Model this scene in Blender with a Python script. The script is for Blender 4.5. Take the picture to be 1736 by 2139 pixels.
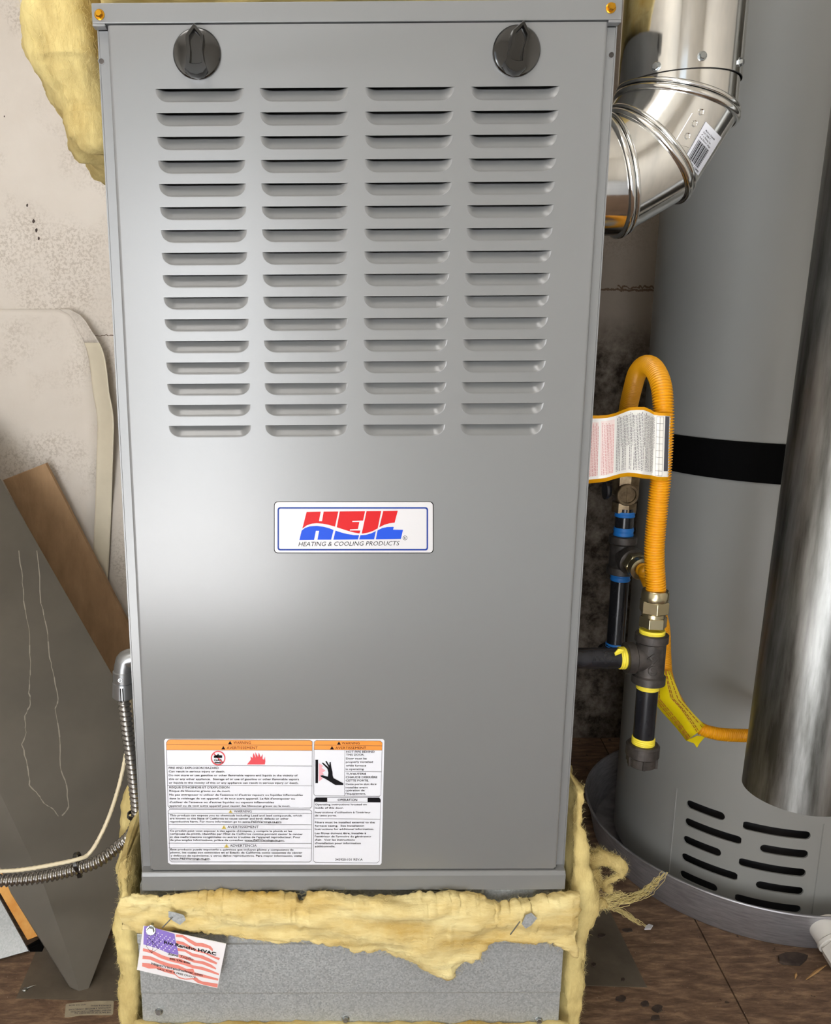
import bpy, bmesh, math, random
from math import sin, cos, pi, radians, sqrt, atan2
from mathutils import Vector, noise, Matrix
from mathutils.geometry import tessellate_polygon
random.seed(7)
V = Vector
scene = bpy.context.scene
for o in list(bpy.data.objects): bpy.data.objects.remove(o)
C = scene.collection

# ------------------------------------------------------------------ camera
FPX = 1740.0; CX = 650.36; CY = 1069.5
CAM = V((-.0383, -.7813, .8))
_p, _y, _r = .2063, -.004, -.0059
FW = V((sin(_y)*cos(_p), cos(_y)*cos(_p), -sin(_p)))
RT = V((cos(_y), -sin(_y), 0)); UP = RT.cross(FW)
RT, UP = cos(_r)*RT + sin(_r)*UP, -sin(_r)*RT + cos(_r)*UP
cd = bpy.data.cameras.new('camera'); cam = bpy.data.objects.new('camera', cd); C.objects.link(cam)
cd.sensor_fit = 'HORIZONTAL'; cd.sensor_width = 36; cd.lens = 36*FPX/1736
cd.shift_x = (868-CX)/1736; cd.clip_start = .01
cam.matrix_world = Matrix(((RT.x, UP.x, -FW.x, CAM.x), (RT.y, UP.y, -FW.y, CAM.y), (RT.z, UP.z, -FW.z, CAM.z), (0, 0, 0, 1)))
scene.camera = cam

# ------------------------------------------------------------------ world, light, exposure
w = bpy.data.worlds.new('World'); scene.world = w; w.use_nodes = True
w.node_tree.nodes['Background'].inputs[0].default_value = (.80, .90, 1, 1)
w.node_tree.nodes['Background'].inputs[1].default_value = 1.0
def area(name, loc, rot, sx, sy, power, col=(1, 1, 1)):
    l = bpy.data.lights.new(name, 'AREA'); l.shape = 'RECTANGLE'; l.size = sx; l.size_y = sy; l.energy = power; l.color = col
    o = bpy.data.objects.new(name, l); C.objects.link(o); o.location = loc; o.rotation_euler = rot; return o
area('doorway_daylight', (-.62, -3.38, .78), (radians(90), 0, 0), .72, 1.5, 29, (.97, .985, 1))
area('overhead_fill', (-.62, -1.45, 2.40), (0, 0, 0), .9, .9, 12, (1, .96, .91))  # unseen fill lamp added overhead, placed to catch the louver ends
sl = bpy.data.lights.new('sun', 'SUN'); sl.energy = 42; sl.angle = radians(.6); sl.color = (1, .97, .93); so = bpy.data.objects.new('sun', sl); C.objects.link(so); so.rotation_euler = (radians(51), 0, radians(-4)); so.location = (-.6, -6, 4)   # shines in through the open doorway onto the concrete
vs = scene.view_settings
vs.view_transform = 'Standard'; vs.look = 'None'; vs.gamma = 1; vs.use_curve_mapping = False
vs.exposure = .5

# ------------------------------------------------------------------ pixel -> place helpers
def ray(px, py): return FW + (px-CX)/FPX*RT - (py-CY)/FPX*UP
def at(px, py, y):
    d = ray(px, py); return CAM + d*((y-CAM.y)/d.y)
def atz(px, py, z=0.0):
    d = ray(px, py); return CAM + d*((z-CAM.z)/d.z)
TX, TY, TR = .6428, .412, .195            # water heater axis and radius
def tank_at(px, py, R=TR):
    d = ray(px, py); ox, oy = CAM.x-TX, CAM.y-TY
    a = d.x**2+d.y**2; b = 2*(ox*d.x+oy*d.y); c = ox*ox+oy*oy-R*R
    t = (-b-sqrt(max(0, b*b-4*a*c)))/(2*a); return CAM + d*t

# ------------------------------------------------------------------ mesh helpers
ORG = {}
class MB:
    def __init__(s): s.v = []; s.f = []
    def add(s, vs, fs):
        b = len(s.v); s.v += [V(p) for p in vs]; s.f += [tuple(i+b for i in f) for f in fs]; return b
    def box(s, a, b, bev=0):
        x0, y0, z0 = a; x1, y1, z1 = b
        s.add([(x0,y0,z0),(x1,y0,z0),(x1,y1,z0),(x0,y1,z0),(x0,y0,z1),(x1,y0,z1),(x1,y1,z1),(x0,y1,z1)],
              [(0,3,2,1),(4,5,6,7),(0,1,5,4),(1,2,6,5),(2,3,7,6),(3,0,4,7)])
    def loft(s, rows, closed=True, cap=True):
        n = len(rows[0]); b = len(s.v)
        for r in rows: s.v += [V(p) for p in r]
        m = n if closed else n-1
        for i in range(len(rows)-1):
            for j in range(m):
                k = (j+1) % n
                s.f.append((b+i*n+j, b+i*n+k, b+(i+1)*n+k, b+(i+1)*n+j))
        if cap and closed:
            s.f.append(tuple(b+j for j in reversed(range(n)))); e = b+(len(rows)-1)*n
            s.f.append(tuple(e+j for j in range(n)))
    def ring(s, c, ax, prof, n=32, cap=True):
        """lathe: prof = [(t, r)] along axis ax from point c"""
        ax = V(ax).normalized(); e1 = ax.orthogonal().normalized(); e2 = ax.cross(e1)
        c = V(c)
        s.loft([[c+ax*t+e1*(r*cos(2*pi*j/n))+e2*(r*sin(2*pi*j/n)) for j in range(n)] for t, r in prof], True, cap)
    def tube(s, pts, r, n=10, cap=True, rf=None):
        fr = frames(pts); rows = []
        for i, (p, t, e1, e2, sl) in enumerate(fr):
            row = []
            for j in range(n):
                th = 2*pi*j/n; rr = rf(sl, th) if rf else (r[i] if isinstance(r, (list, tuple)) else r)
                row.append(p+e1*(rr*cos(th))+e2*(rr*sin(th)))
            rows.append(row)
        s.loft(rows, True, cap)
    def prism(s, poly, d):
        """poly = list of Vectors (planar), extruded by vector d"""
        n = len(poly); d = V(d); tr = tessellate_polygon([[V(p) for p in poly]])
        b = s.add(list(poly)+[V(p)+d for p in poly], [])
        for t in tr: s.f.append(tuple(b+i for i in t)); s.f.append(tuple(b+n+i for i in reversed(t)))
        for i in range(n): s.f.append((b+i, b+(i+1) % n, b+n+(i+1) % n, b+n+i))
    def fill(s, poly):
        tr = tessellate_polygon([[V(p) for p in poly]]); b = s.add(poly, [])
        for t in tr: s.f.append(tuple(b+i for i in t))
    def build(s, name, mat, parent=None, smooth=False, org=None, sharp=35, fixn=True):
        me = bpy.data.meshes.new(name)
        if parent is not None: o0 = ORG[parent.name]
        else: o0 = V(org) if org is not None else V((0, 0, 0))
        me.from_pydata([p-o0 for p in s.v], [], s.f); me.update()
        if fixn:
            bm = bmesh.new(); bm.from_mesh(me); bmesh.ops.recalc_face_normals(bm, faces=bm.faces); bm.to_mesh(me); bm.free()
        if smooth:
            for p in me.polygons: p.use_smooth = True
            me.set_sharp_from_angle(angle=radians(sharp))
        me.materials.append(mat)
        o = bpy.data.objects.new(name, me); C.objects.link(o)
        if parent is not None: o.parent = parent
        else: o.location = o0
        ORG[o.name] = o0
        return o
def bevel(o, wd=.001, seg=2):
    m = o.modifiers.new('bevel', 'BEVEL'); m.width = wd; m.segments = seg; m.limit_method = 'ANGLE'; m.angle_limit = radians(40); return o
def frames(pts):
    pts = [V(p) for p in pts]; out = []; sl = 0; e1 = None
    for i, p in enumerate(pts):
        a = pts[max(0, i-1)]; b = pts[min(len(pts)-1, i+1)]; t = (b-a).normalized()
        if e1 is None: e1 = t.orthogonal().normalized()
        else: e1 = (e1 - t*e1.dot(t)).normalized()
        if i: sl += (p-pts[i-1]).length
        out.append((p, t, e1.copy(), t.cross(e1), sl))
    return out
def spline(ctrl, step):
    P = [V(p) for p in ctrl]; P = [2*P[0]-P[1]]+P+[2*P[-1]-P[-2]]; fine = []
    for i in range(1, len(P)-2):
        a, b, c, d = P[i-1:i+3]
        for k in range(40):
            t = k/40
            fine.append(.5*((2*b)+(c-a)*t+(2*a-5*b+4*c-d)*t*t+(3*b-a-3*c+d)*t**3))
    fine.append(P[-2]); out = [fine[0]]; acc = 0
    for i in range(1, len(fine)):
        seg = (fine[i]-fine[i-1]).length
        if seg == 0: continue
        pos = step-acc
        while pos <= seg:
            out.append(fine[i-1].lerp(fine[i], pos/seg)); pos += step
        acc = seg-(pos-step)
    out.append(fine[-1]); return out
def thing(name, label, cat, loc=(0, 0, 0), group=None):
    o = bpy.data.objects.new(name, None); C.objects.link(o); o.location = loc; o.empty_display_size = .05
    ORG[o.name] = V(loc); return tag(o, label, cat, group)
def tag(o, label, cat, group=None):
    o['label'] = label; o['category'] = cat
    if group: o['group'] = group
    return o
def struct(o): o['kind'] = 'structure'; return o
def plab(o, label): o['label'] = label; return o

# ------------------------------------------------------------------ materials
def srgb(r, g, b):
    f = lambda c: (c/255/12.92) if c/255 <= .04045 else ((c/255+.055)/1.055)**2.4
    return (f(r), f(g), f(b), 1)
def mat(name, col, rough=.5, metal=0.0, col2=None, scale=20, detail=5, stretch=(1, 1, 1), lo=.35, hi=.65, bump=0.0, bscale=None, bstretch=None, bdist=.001, spec=.5, coat=0, vor=False, rvar=0):
    m = bpy.data.materials.new(name); m.use_nodes = True; nt = m.node_tree; N = nt.nodes; L = nt.links
    b = N['Principled BSDF']; b.inputs['Base Color'].default_value = col; b.inputs['Roughness'].default_value = rough
    b.inputs['Metallic'].default_value = metal; b.inputs['Specular IOR Level'].default_value = spec
    if coat: b.inputs['Coat Weight'].default_value = coat; b.inputs['Coat Roughness'].default_value = .08
    tc = N.new('ShaderNodeTexCoord')
    def tex(sc, st, det, vor=False):
        mp = N.new('ShaderNodeMapping'); mp.inputs['Scale'].default_value = st; L.new(tc.outputs['Object'], mp.inputs[0])
        if vor:
            t = N.new('ShaderNodeTexVoronoi'); t.inputs['Scale'].default_value = sc; L.new(mp.outputs[0], t.inputs[0]); return t.outputs['Color']
        t = N.new('ShaderNodeTexNoise'); t.inputs['Scale'].default_value = sc; t.inputs['Detail'].default_value = det
        t.inputs['Roughness'].default_value = .62
        L.new(mp.outputs[0], t.inputs[0]); return t.outputs['Fac']
    if col2:
        fac = tex(scale, stretch, detail, vor); r = N.new('ShaderNodeValToRGB'); L.new(fac, r.inputs[0])
        r.color_ramp.elements[0].position = lo; r.color_ramp.elements[0].color = col
        r.color_ramp.elements[1].position = hi; r.color_ramp.elements[1].color = col2
        L.new(r.outputs[0], b.inputs['Base Color'])
        if rvar:
            mr = N.new('ShaderNodeMapRange'); L.new(fac, mr.inputs[0]); mr.inputs[3].default_value = rough-rvar; mr.inputs[4].default_value = rough+rvar
            L.new(mr.outputs[0], b.inputs['Roughness'])
    if bump:
        bn = N.new('ShaderNodeBump'); bn.inputs['Strength'].default_value = bump; bn.inputs['Distance'].default_value = bdist
        L.new(tex(bscale or scale, bstretch or stretch, 4), bn.inputs['Height']); L.new(bn.outputs[0], b.inputs['Normal'])
    m['bsdf'] = 1
    return m
M = {}
M['paint'] = mat('furnace_grey_paint', srgb(130, 131, 132), .285, .14, spec=.50, bump=.035, bscale=900, bdist=.0004)
M['paint_edge'] = mat('grey_paint_cut_edge', srgb(190, 190, 188), .3, .8)
M['dark'] = mat('dark_interior', srgb(22, 21, 20), .8)
M['black_plastic'] = mat('black_gloss_plastic', srgb(20, 20, 20), .13, 0, coat=1.0)
M['zinc'] = mat('zinc_screw', srgb(175, 180, 182), .25, .95)
M['brass_screw'] = mat('yellow_zinc_screw', srgb(205, 150, 40), .25, .9)
M['white'] = mat('white_vinyl', srgb(224, 226, 234), .5, spec=.25)
M['orange'] = mat('orange_print', srgb(240, 145, 50), .4)
M['ink'] = mat('black_ink', srgb(24, 23, 26), .7, spec=.08)
M['ink_grey'] = mat('grey_ink', srgb(84, 82, 88), .7, spec=.08)
M['red_ink'] = mat('red_ink', srgb(214, 60, 70), .45)
M['pink_ink'] = mat('pink_ink', srgb(236, 165, 175), .45)
M['amber_ink'] = mat('amber_ink', srgb(214, 190, 90), .45)
M['logo_red'] = mat('logo_red', srgb(200, 2, 10), .45, spec=.25)
M['logo_blue'] = mat('logo_blue', srgb(8, 74, 205), .45, spec=.25)
M['logo_navy'] = mat('logo_navy', srgb(8, 52, 140), .45, spec=.25)
M['plate'] = mat('silver_plate', srgb(204, 203, 205), .45, .15, spec=.25)
M['chrome'] = mat('bright_galvanised', srgb(216, 217, 217), .11, 1.0, srgb(236, 236, 234), 60, 3, (1, 1, .25), bump=.12, bscale=9, bstretch=(1, 1, .5), bdist=.004, rvar=.04)
M['galv'] = mat('galvanised_spangle', srgb(162, 167, 170), .5, .45, srgb(192, 197, 199), 620, 2, vor=True, lo=.1, hi=.9, bump=.1, bscale=60, rvar=.08)
M['galv_dull'] = mat('galvanised_old', srgb(84, 84, 80), .40, .9, srgb(176, 177, 176), 34, 8, (1, 1, .10), lo=.36, hi=.66, bump=.2, bscale=60, bstretch=(1, 1, .15), rvar=.14)
M['pan'] = mat('aluminium_pan', srgb(150, 150, 156), .42, .6, srgb(182, 182, 188), 40, 6, (1, 1, 9), bump=.05, bscale=60, bstretch=(1, 1, 10), rvar=.06)
M['fibre'] = mat('yellow_fibreglass', srgb(194, 160, 84), .95, 0, srgb(238, 224, 168), 17, 10, (.5, 1, 1.8), .33, .66, bump=.55, bscale=90, bstretch=(.35, 1, 1.6), bdist=.004, spec=.1)
M['fibre2'] = mat('yellow_fibreglass_dusty', srgb(160, 134, 80), .95, 0, srgb(228, 210, 146), 14, 9, (1.4, 1, .7), .30, .62, bump=.40, bscale=80, bstretch=(1.5, 1, .5), bdist=.004, spec=.1)
M['strand'] = mat('glass_strands', srgb(226, 210, 150), .9, spec=.1)
M['black_pipe'] = mat('black_iron_pipe', srgb(22, 23, 27), .22, .25, srgb(40, 41, 46), 60, 5, (1, 1, .3), bump=.08, bscale=220)
M['cast'] = mat('cast_iron', srgb(50, 47, 45), .48, .45, srgb(78, 73, 70), 90, 6, bump=.35, bscale=260, bdist=.0008)
M['yellow_tape'] = mat('yellow_thread_tape', srgb(232, 214, 60), .5, bump=.2, bscale=300)
M['blue_tape'] = mat('blue_tape', srgb(24, 110, 190), .5, bump=.2, bscale=200)
M['hose'] = mat('yellow_gas_hose', srgb(226, 158, 12), .38, 0, coat=.15)
M['hose_tag'] = mat('yellow_plastic_tag', srgb(226, 204, 14), .3, coat=.3)
M['nickel'] = mat('nickel_fitting', srgb(176, 166, 136), .24, .95, bump=.05, bscale=200)
M['bronze'] = mat('aged_brass', srgb(128, 112, 88), .42, .8, srgb(90, 76, 58), 120, 4, bump=.1, bscale=200)
M['tank'] = mat('heater_grey_paint', srgb(150, 151, 149), .34, .05, bump=.05, bscale=700, bdist=.0004)
M['strap'] = mat('black_strap', srgb(4, 4, 5), .8, spec=.1)
M['pvc'] = mat('white_pvc', srgb(226, 224, 220), .3)
M['panel_brown'] = mat('grey_brown_enamel', srgb(84, 79, 71), .45, .1, srgb(94, 88, 79), 7, 4, bump=.05, bscale=500, bdist=.0004)
M['chalk'] = mat('chalky_drip', srgb(150, 143, 132), .9)
M['board'] = mat('brown_hardboard', srgb(158, 126, 92), .85, 0, srgb(184, 150, 113), 40, 8, (1, 1, .35), .3, .7, bump=.8, bscale=90, bdist=.003)
M['orange_wood'] = mat('orange_foam_strip', srgb(214, 146, 62), .7, 0, srgb(232, 178, 98), 30, 5, bump=.1, bscale=60)
M['alu_flex'] = mat('steel_flex', srgb(160, 158, 156), .24, .95)
M['alu_cast'] = mat('zinc_diecast', srgb(160, 163, 166), .3, .9, bump=.06, bscale=150)
M['wire'] = mat('cream_wire', srgb(226, 214, 184), .45)
M['sheet'] = mat('floor_sheet_metal', srgb(96, 88, 77), .45, .3, srgb(114, 105, 93), 18, 6, bump=.05, bscale=60)
M['sticker'] = mat('aged_sticker', srgb(160, 150, 130), .6, 0, srgb(174, 164, 142), 60, 4)
M['chip'] = mat('dark_wood_chip', srgb(44, 34, 30), .8, 0, srgb(80, 66, 58), 60, 5, bump=.4, bscale=90)
M['sliver'] = mat('wood_sliver', srgb(168, 130, 84), .8)
M['paper'] = mat('peeled_wall_paper', srgb(218, 209, 187), .9, 0, srgb(208, 199, 178), 9, 6, bump=.15, bscale=60)
M['card'] = mat('card_stock', srgb(238, 236, 240), .4)
M['flag_red'] = mat('flag_red', srgb(232, 140, 128), .45)
M['flag_blue'] = mat('flag_blue', srgb(142, 120, 205), .45)
M['tagwhite'] = mat('tag_white', srgb(228, 226, 220), .35)
M['tagpink'] = mat('tag_pink', srgb(232, 212, 206), .4)
M['tagdark'] = mat('tag_dark', srgb(70, 70, 78), .4)
M['ceil'] = mat('ceiling_paint', srgb(205, 198, 186), .9)
M['sidewall'] = mat('beige_wall_paint', srgb(208, 202, 192), .9, bump=.1, bscale=80)

def wall_mat():
    m = bpy.data.materials.new('stained_plaster'); m.use_nodes = True; nt = m.node_tree; N = nt.nodes; L = nt.links; b = N['Principled BSDF']
    b.inputs['Roughness'].default_value = .85; b.inputs['Specular IOR Level'].default_value = .2
    tc = N.new('ShaderNodeTexCoord')
    def nz(sc, det=6, st=(1, 1, 1), rough=.6):
        mp = N.new('ShaderNodeMapping'); mp.inputs['Scale'].default_value = st; L.new(tc.outputs['Object'], mp.inputs[0])
        t = N.new('ShaderNodeTexNoise'); t.inputs['Scale'].default_value = sc; t.inputs['Detail'].default_value = det; t.inputs['Roughness'].default_value = rough
        L.new(mp.outputs[0], t.inputs[0]); return t.outputs['Fac']
    def ramp(f, a, b_, ca=(0, 0, 0, 1), cb=(1, 1, 1, 1)):
        r = N.new('ShaderNodeValToRGB'); L.new(f, r.inputs[0]); r.color_ramp.elements[0].position = a; r.color_ramp.elements[1].position = b_
        r.color_ramp.elements[0].color = ca; r.color_ramp.elements[1].color = cb; return r.outputs[0]
    def mult(a, c):
        x = N.new('ShaderNodeMath'); x.operation = 'MULTIPLY'; L.new(a, x.inputs[0])
        if isinstance(c, float): x.inputs[1].default_value = c
        else: L.new(c, x.inputs[1])
        return x.outputs[0]
    def mix(f, a, col):
        x = N.new('ShaderNodeMix'); x.data_type = 'RGBA'; L.new(f, x.inputs['Factor']); L.new(a, x.inputs['A'])
        x.inputs['B'].default_value = col; return x.outputs['Result']
    base = ramp(nz(3.5, 7), .3, .75, srgb(208, 199, 188), srgb(224, 217, 208))
    # scuffed speckle patches
    sp = mult(ramp(nz(190, 4, rough=.75), .47, .58), ramp(nz(5.5, 3), .48, .60))
    c = mix(mult(sp, .42), base, srgb(150, 136, 120))
    # shade painted into the wall right of the furnace, with mouldy blotches low down
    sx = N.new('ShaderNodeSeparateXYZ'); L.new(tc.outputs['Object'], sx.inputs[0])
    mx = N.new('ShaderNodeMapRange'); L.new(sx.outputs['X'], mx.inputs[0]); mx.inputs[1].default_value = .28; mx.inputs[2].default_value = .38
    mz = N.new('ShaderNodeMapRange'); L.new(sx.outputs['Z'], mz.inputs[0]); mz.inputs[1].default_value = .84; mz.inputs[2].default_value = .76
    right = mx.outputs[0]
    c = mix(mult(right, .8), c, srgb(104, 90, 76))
    mould_and_shade = mult(mult(right, mz.outputs[0]), ramp(nz(30, 8, rough=.72), .30, .62))
    c = mix(mould_and_shade, c, srgb(48, 39, 31))
    L.new(c, b.inputs['Base Color'])
    bn = N.new('ShaderNodeBump'); bn.inputs['Strength'].default_value = .25; bn.inputs['Distance'].default_value = .002
    L.new(nz(120, 5), bn.inputs['Height']); L.new(bn.outputs[0], b.inputs['Normal']); return m
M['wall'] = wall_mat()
def floor_mat():
    m = bpy.data.materials.new('old_plywood'); m.use_nodes = True; nt = m.node_tree; N = nt.nodes; L = nt.links; b = N['Principled BSDF']
    b.inputs['Roughness'].default_value = .72
    tc = N.new('ShaderNodeTexCoord'); mp = N.new('ShaderNodeMapping'); mp.inputs['Scale'].default_value = (1, 4.0, 1); L.new(tc.outputs['Object'], mp.inputs[0])
    def nz(sc, det, src, rough=.65, dist=0):
        t = N.new('ShaderNodeTexNoise'); t.inputs['Scale'].default_value = sc; t.inputs['Detail'].default_value = det; t.inputs['Roughness'].default_value = rough; t.inputs['Distortion'].default_value = dist
        L.new(src, t.inputs[0]); return t.outputs['Fac']
    g = nz(24, 12, mp.outputs[0], .74, .35)
    r = N.new('ShaderNodeValToRGB'); L.new(g, r.inputs[0]); e = r.color_ramp.elements
    e[0].position = .3; e[0].color = srgb(66, 50, 40); e[1].position = .72; e[1].color = srgb(168, 140, 112)
    x = r.color_ramp.elements.new(.5); x.color = srgb(114, 89, 70)
    sp = N.new('ShaderNodeValToRGB'); L.new(nz(46, 3, tc.outputs['Object']), sp.inputs[0]); sp.color_ramp.elements[0].position = .27; sp.color_ramp.elements[1].position = .33
    sp.color_ramp.elements[0].color = (1, 1, 1, 1); sp.color_ramp.elements[1].color = (0, 0, 0, 1)
    mixn = N.new('ShaderNodeMix'); mixn.data_type = 'RGBA'; L.new(sp.outputs[0], mixn.inputs['Factor']); L.new(r.outputs[0], mixn.inputs['A']); mixn.inputs['B'].default_value = srgb(38, 27, 21)
    d = N.new('ShaderNodeValToRGB'); L.new(nz(330, 2, tc.outputs['Object']), d.inputs[0]); d.color_ramp.elements[0].position = .71; d.color_ramp.elements[1].position = .75
    mix2 = N.new('ShaderNodeMix'); mix2.data_type = 'RGBA'; L.new(d.outputs[0], mix2.inputs['Factor']); L.new(mixn.outputs['Result'], mix2.inputs['A']); mix2.inputs['B'].default_value = srgb(190, 178, 160)
    L.new(mix2.outputs['Result'], b.inputs['Base Color'])
    bn = N.new('ShaderNodeBump'); bn.inputs['Strength'].default_value = .5; bn.inputs['Distance'].default_value = .003
    L.new(g, bn.inputs['Height']); L.new(bn.outputs[0], b.inputs['Normal']); return m
M['floor'] = floor_mat()

# ================================================================== THE ROOM
X0, X1, Y0, Y1, ZC = -1.35, 1.35, -3.4, .785, 2.45
def slab(name, a, b, m): mb = MB(); mb.box(a, b); return struct(mb.build(name, m))
fl = slab('floor', (X0-.1, Y0-.1, -.06), (X1+.1, Y1+.1, -.014), M['dark'])
slab('ceiling', (X0-.1, Y0-.1, ZC), (X1+.1, Y1+.1, ZC+.08), M['ceil'])
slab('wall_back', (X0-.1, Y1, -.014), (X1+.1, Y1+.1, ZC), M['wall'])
slab('wall_left', (X0-.1, Y0, -.014), (X0, Y1, ZC), M['sidewall'])
slab('wall_right', (X1, Y0, -.014), (X1+.1, Y1, ZC), M['sidewall'])
mb = MB(); mb.box((X0-.1, Y0-.1, -.014), (-1.0, Y0, ZC)); mb.box((-.24, Y0-.1, -.014), (X1+.1, Y0, ZC)); mb.box((-1.0, Y0-.1, 2.0), (-.24, Y0, ZC))
struct(mb.build('wall_front', M['sidewall']))
# two plywood sheets with an open joint between them
sa, sb = atz(1450, 1918), atz(1565, 2139); k = (sb.x-sa.x)/(sb.y-sa.y)
jx = lambda y: sa.x+k*(y-sa.y)
YP = -.95
def board(xa0, xa1, xb0, xb1):
    mb = MB(); z0, z1 = -.014, 0
    mb.prism([V((xa0, YP, z0)), V((xa1, YP, z0)), V((xb1, Y1, z0)), V((xb0, Y1, z0))], (0, 0, z1-z0)); return mb
b1 = board(X0, jx(YP)-.001, X0, jx(Y1)-.001).build('plywood_sheet', M['floor'], fl)
b2 = board(jx(YP)+.001, X1, jx(Y1)+.001, X1).build('plywood_sheet', M['floor'], fl)

M['concrete'] = mat('light_concrete', srgb(186, 190, 198), .6, 0, srgb(202, 206, 212), 5, 6, bump=.1, bscale=60)
mb = MB(); mb.box((X0, Y0, -.014), (X1, YP-.003, 0)); mb.build('concrete_slab', M['concrete'], fl)

# ================================================================== FURNACE
FX = .2222; FT = 1.0755; FB = .2345; FD = .74; DY = -.008
fur = thing('furnace', 'tall grey steel gas furnace with louvered front door on an insulated base', 'furnace', (0, .37, FB))
mb = MB(); t = .0012
mb.box((-FX, 0, FB), (-FX+t, FD, FT)); mb.box((FX-t, 0, FB), (FX, FD, FT)); mb.box((-FX+t, FD-t, FB), (FX-t, FD, FT))
mb.box((-FX+t, 0.002, FT-t), (FX-t, FD-t, FT)); mb.box((-FX+t, .002, FB), (FX-t, FD-t, FB+t))
mb.build('casing', M['paint'], fur)
for s in (-1, 1):
    mb = MB(); a, b = sorted((s*(FX-t), s*(.2065)))
    mb.box((a, 0, .2375), (b, .0012, 1.058)); mb.box((min(s*.2065, s*.2077), .0012, .2375), (max(s*.2065, s*.2077), .022, 1.058))
    bevel(mb.build('side_rail', M['paint'], fur), .0005)
    c = at(212, 128, 0) if s < 0 else at(1277, 115, 0)
    mb = MB(); mb.ring(V((c.x, .0004, c.z)), (0, -1, 0), [(0, .0029), (.0008, .0029), (.0008, .0023), (-.0002, .0022)], 20, False)
    h = mb.build('rail_hole', M['paint'], fur, True)
    mb = MB(); mb.ring(V((c.x, -.0001, c.z)), (0, -1, 0), [(-.0003, .0022), (0, .0022)], 20); mb.build('hole_shadow', M['cast'], h)
# top strip with hex screws and notched tabs
mb = MB(); z0, z1 = 1.0605, 1.0762
mb.box((-.2238, -.0095, z0), (.2222, .004, z1)); mb.box((-.2238, -.0095, z0-.0022), (-.213, .000, z0)); mb.box((.2114, -.0095, z0-.0022), (.2222, .000, z0))
mb.box((-.2238, .004, z1-.0012), (.2222, .05, z1))
bevel(mb.build('top_strip', M['paint'], fur), .0012, 3)
for px, py in ((208, 31), (1276, 17)):
    c = at(px, py, -.0095); mb = MB()
    mb.ring(c, (0, -1, 0), [(0, .0043), (.0007, .0043), (.0011, .0036)], 24)
    mb.ring(c, (0, -1, 0), [(.001, .0033), (.0042, .0031), (.0049, .0025)], 6)
    mb.build('hex_screw', M['brass_screw'], fur)
# bottom strip
mb = MB(); mb.loft([[V((x, -.0105, .2345)), V((x, -.0105, .2515)), V((x, -.0085, .2555)), V((x, .004, .2575)), V((x, .004, .2345))] for x in (-.2208, .2212)])
bevel(mb.build('bottom_strip', M['paint'], fur), .001, 2)
# door: face with 64 openings, folded edges; louvres pressed inwards
LC = [(-.1741, .0785), (-.0785, .0765), (.0262, .0765), (.1345, .0765)]
LC = [(-.1353, .0782), (-.0437, .0768), (.0441, .0758), (.1350, .0755)]
def colpx(a0, b0, a1, b1):
    p = at(a0, 199, DY).x, at(b0, 199, DY).x, at(a1, 904, DY).x, at(b1, 904, DY).x
    return ((p[0]+p[1]+p[2]+p[3])/4, (p[1]-p[0]+p[3]-p[2])/2)
LC = [colpx(318, 512, 355, 527), colpx(540, 729, 556, 726), colpx(765, 949, 758, 927), colpx(985, 1170, 960, 1130)]
LW = sum(b for a, b in LC)/4; LH = .0112; LZT = 1.0096; PITCH = (1.0096-.7206)/15
DX0, DX1, DZ0, DZ1 = -.2118, .2119, .2567, 1.0595
LR = LH*1.0
def half_low(x):      # lower outline of a louvre opening, measured from its top, at offset x from centre
    a = LW/2-abs(x)
    if a >= LR: return LH
    if a <= 0: return 0.0
    return LH*(.10+.90*sqrt(max(0, 1-((LR-a)/LR)**2)))
offs = sorted(set([-LW/2+LR*q for q in (0, .03, .1, .2, .35, .5, .7, 1)]+[LW/2-LR*q for q in (0, .03, .1, .2, .35, .5, .7, 1)]+[LW*q for q in (-.3, -.15, 0, .15, .3)]))
mb = MB(); xs = [DX0+.003]
cols = []
for c, wd in LC: cols.append([c+o for o in offs])
bx = [DX0+.003]+[(LC[i][0]+LC[i+1][0])/2 for i in range(3)]+[DX1-.003]
zrows = [LZT-i*PITCH for i in range(16)]
ztop, zbot = LZT+.01, LZT-16*PITCH+.004
def quad(mb, x0, x1, za0, za1, zb0, zb1):
    mb.add([(x0, DY, za0), (x1, DY, za1), (x1, DY, zb1), (x0, DY, zb0)], [(0, 1, 2, 3)])
for i in range(4):
    c = LC[i][0]
    for r in range(16):
        zt = zrows[r]; zu = ztop if r == 0 else zrows[r-1]-(PITCH+LH)/2; zl = zbot if r == 15 else zrows[r]-(PITCH+LH)/2
        quad(mb, bx[i], c-LW/2, zl, zl, zu, zu); quad(mb, c+LW/2, bx[i+1], zl, zl, zu, zu)
        quad(mb, c-LW/2, c+LW/2, zt, zt, zu, zu)
        for a, b in zip(offs[:-1], offs[1:]):
            quad(mb, c+a, c+b, zl, zl, zt-half_low(a), zt-half_low(b))
quad(mb, DX0+.003, DX1-.003, DZ0+.002, DZ0+.002, zbot, zbot); quad(mb, DX0+.003, DX1-.003, ztop, ztop, DZ1, DZ1)
for s, xa, xb in ((-1, DX0, DX0+.003), (1, DX1, DX1-.003)):   # rolled long edges
    pr = [(xb+(xa-xb)*sin(a), DY+.003*(1-cos(a))) for a in [k*pi/12 for k in range(7)]]+[(xa, .0005)]
    if s < 0: pr = pr[::-1]
    mb.loft([[V((x, y, DZ0+.002)) for x, y in pr], [V((x, y, DZ1)) for x, y in pr]], False, False)
pr = [(DY, DZ0+.002), (DY+.0006, DZ0+.0006), (DY+.002, DZ0), (.0005, DZ0)]
mb.loft([[V((DX0+.003, y, z)) for y, z in pr], [V((DX1-.003, y, z)) for y, z in pr]], False, False)
bm_door = mb
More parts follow.
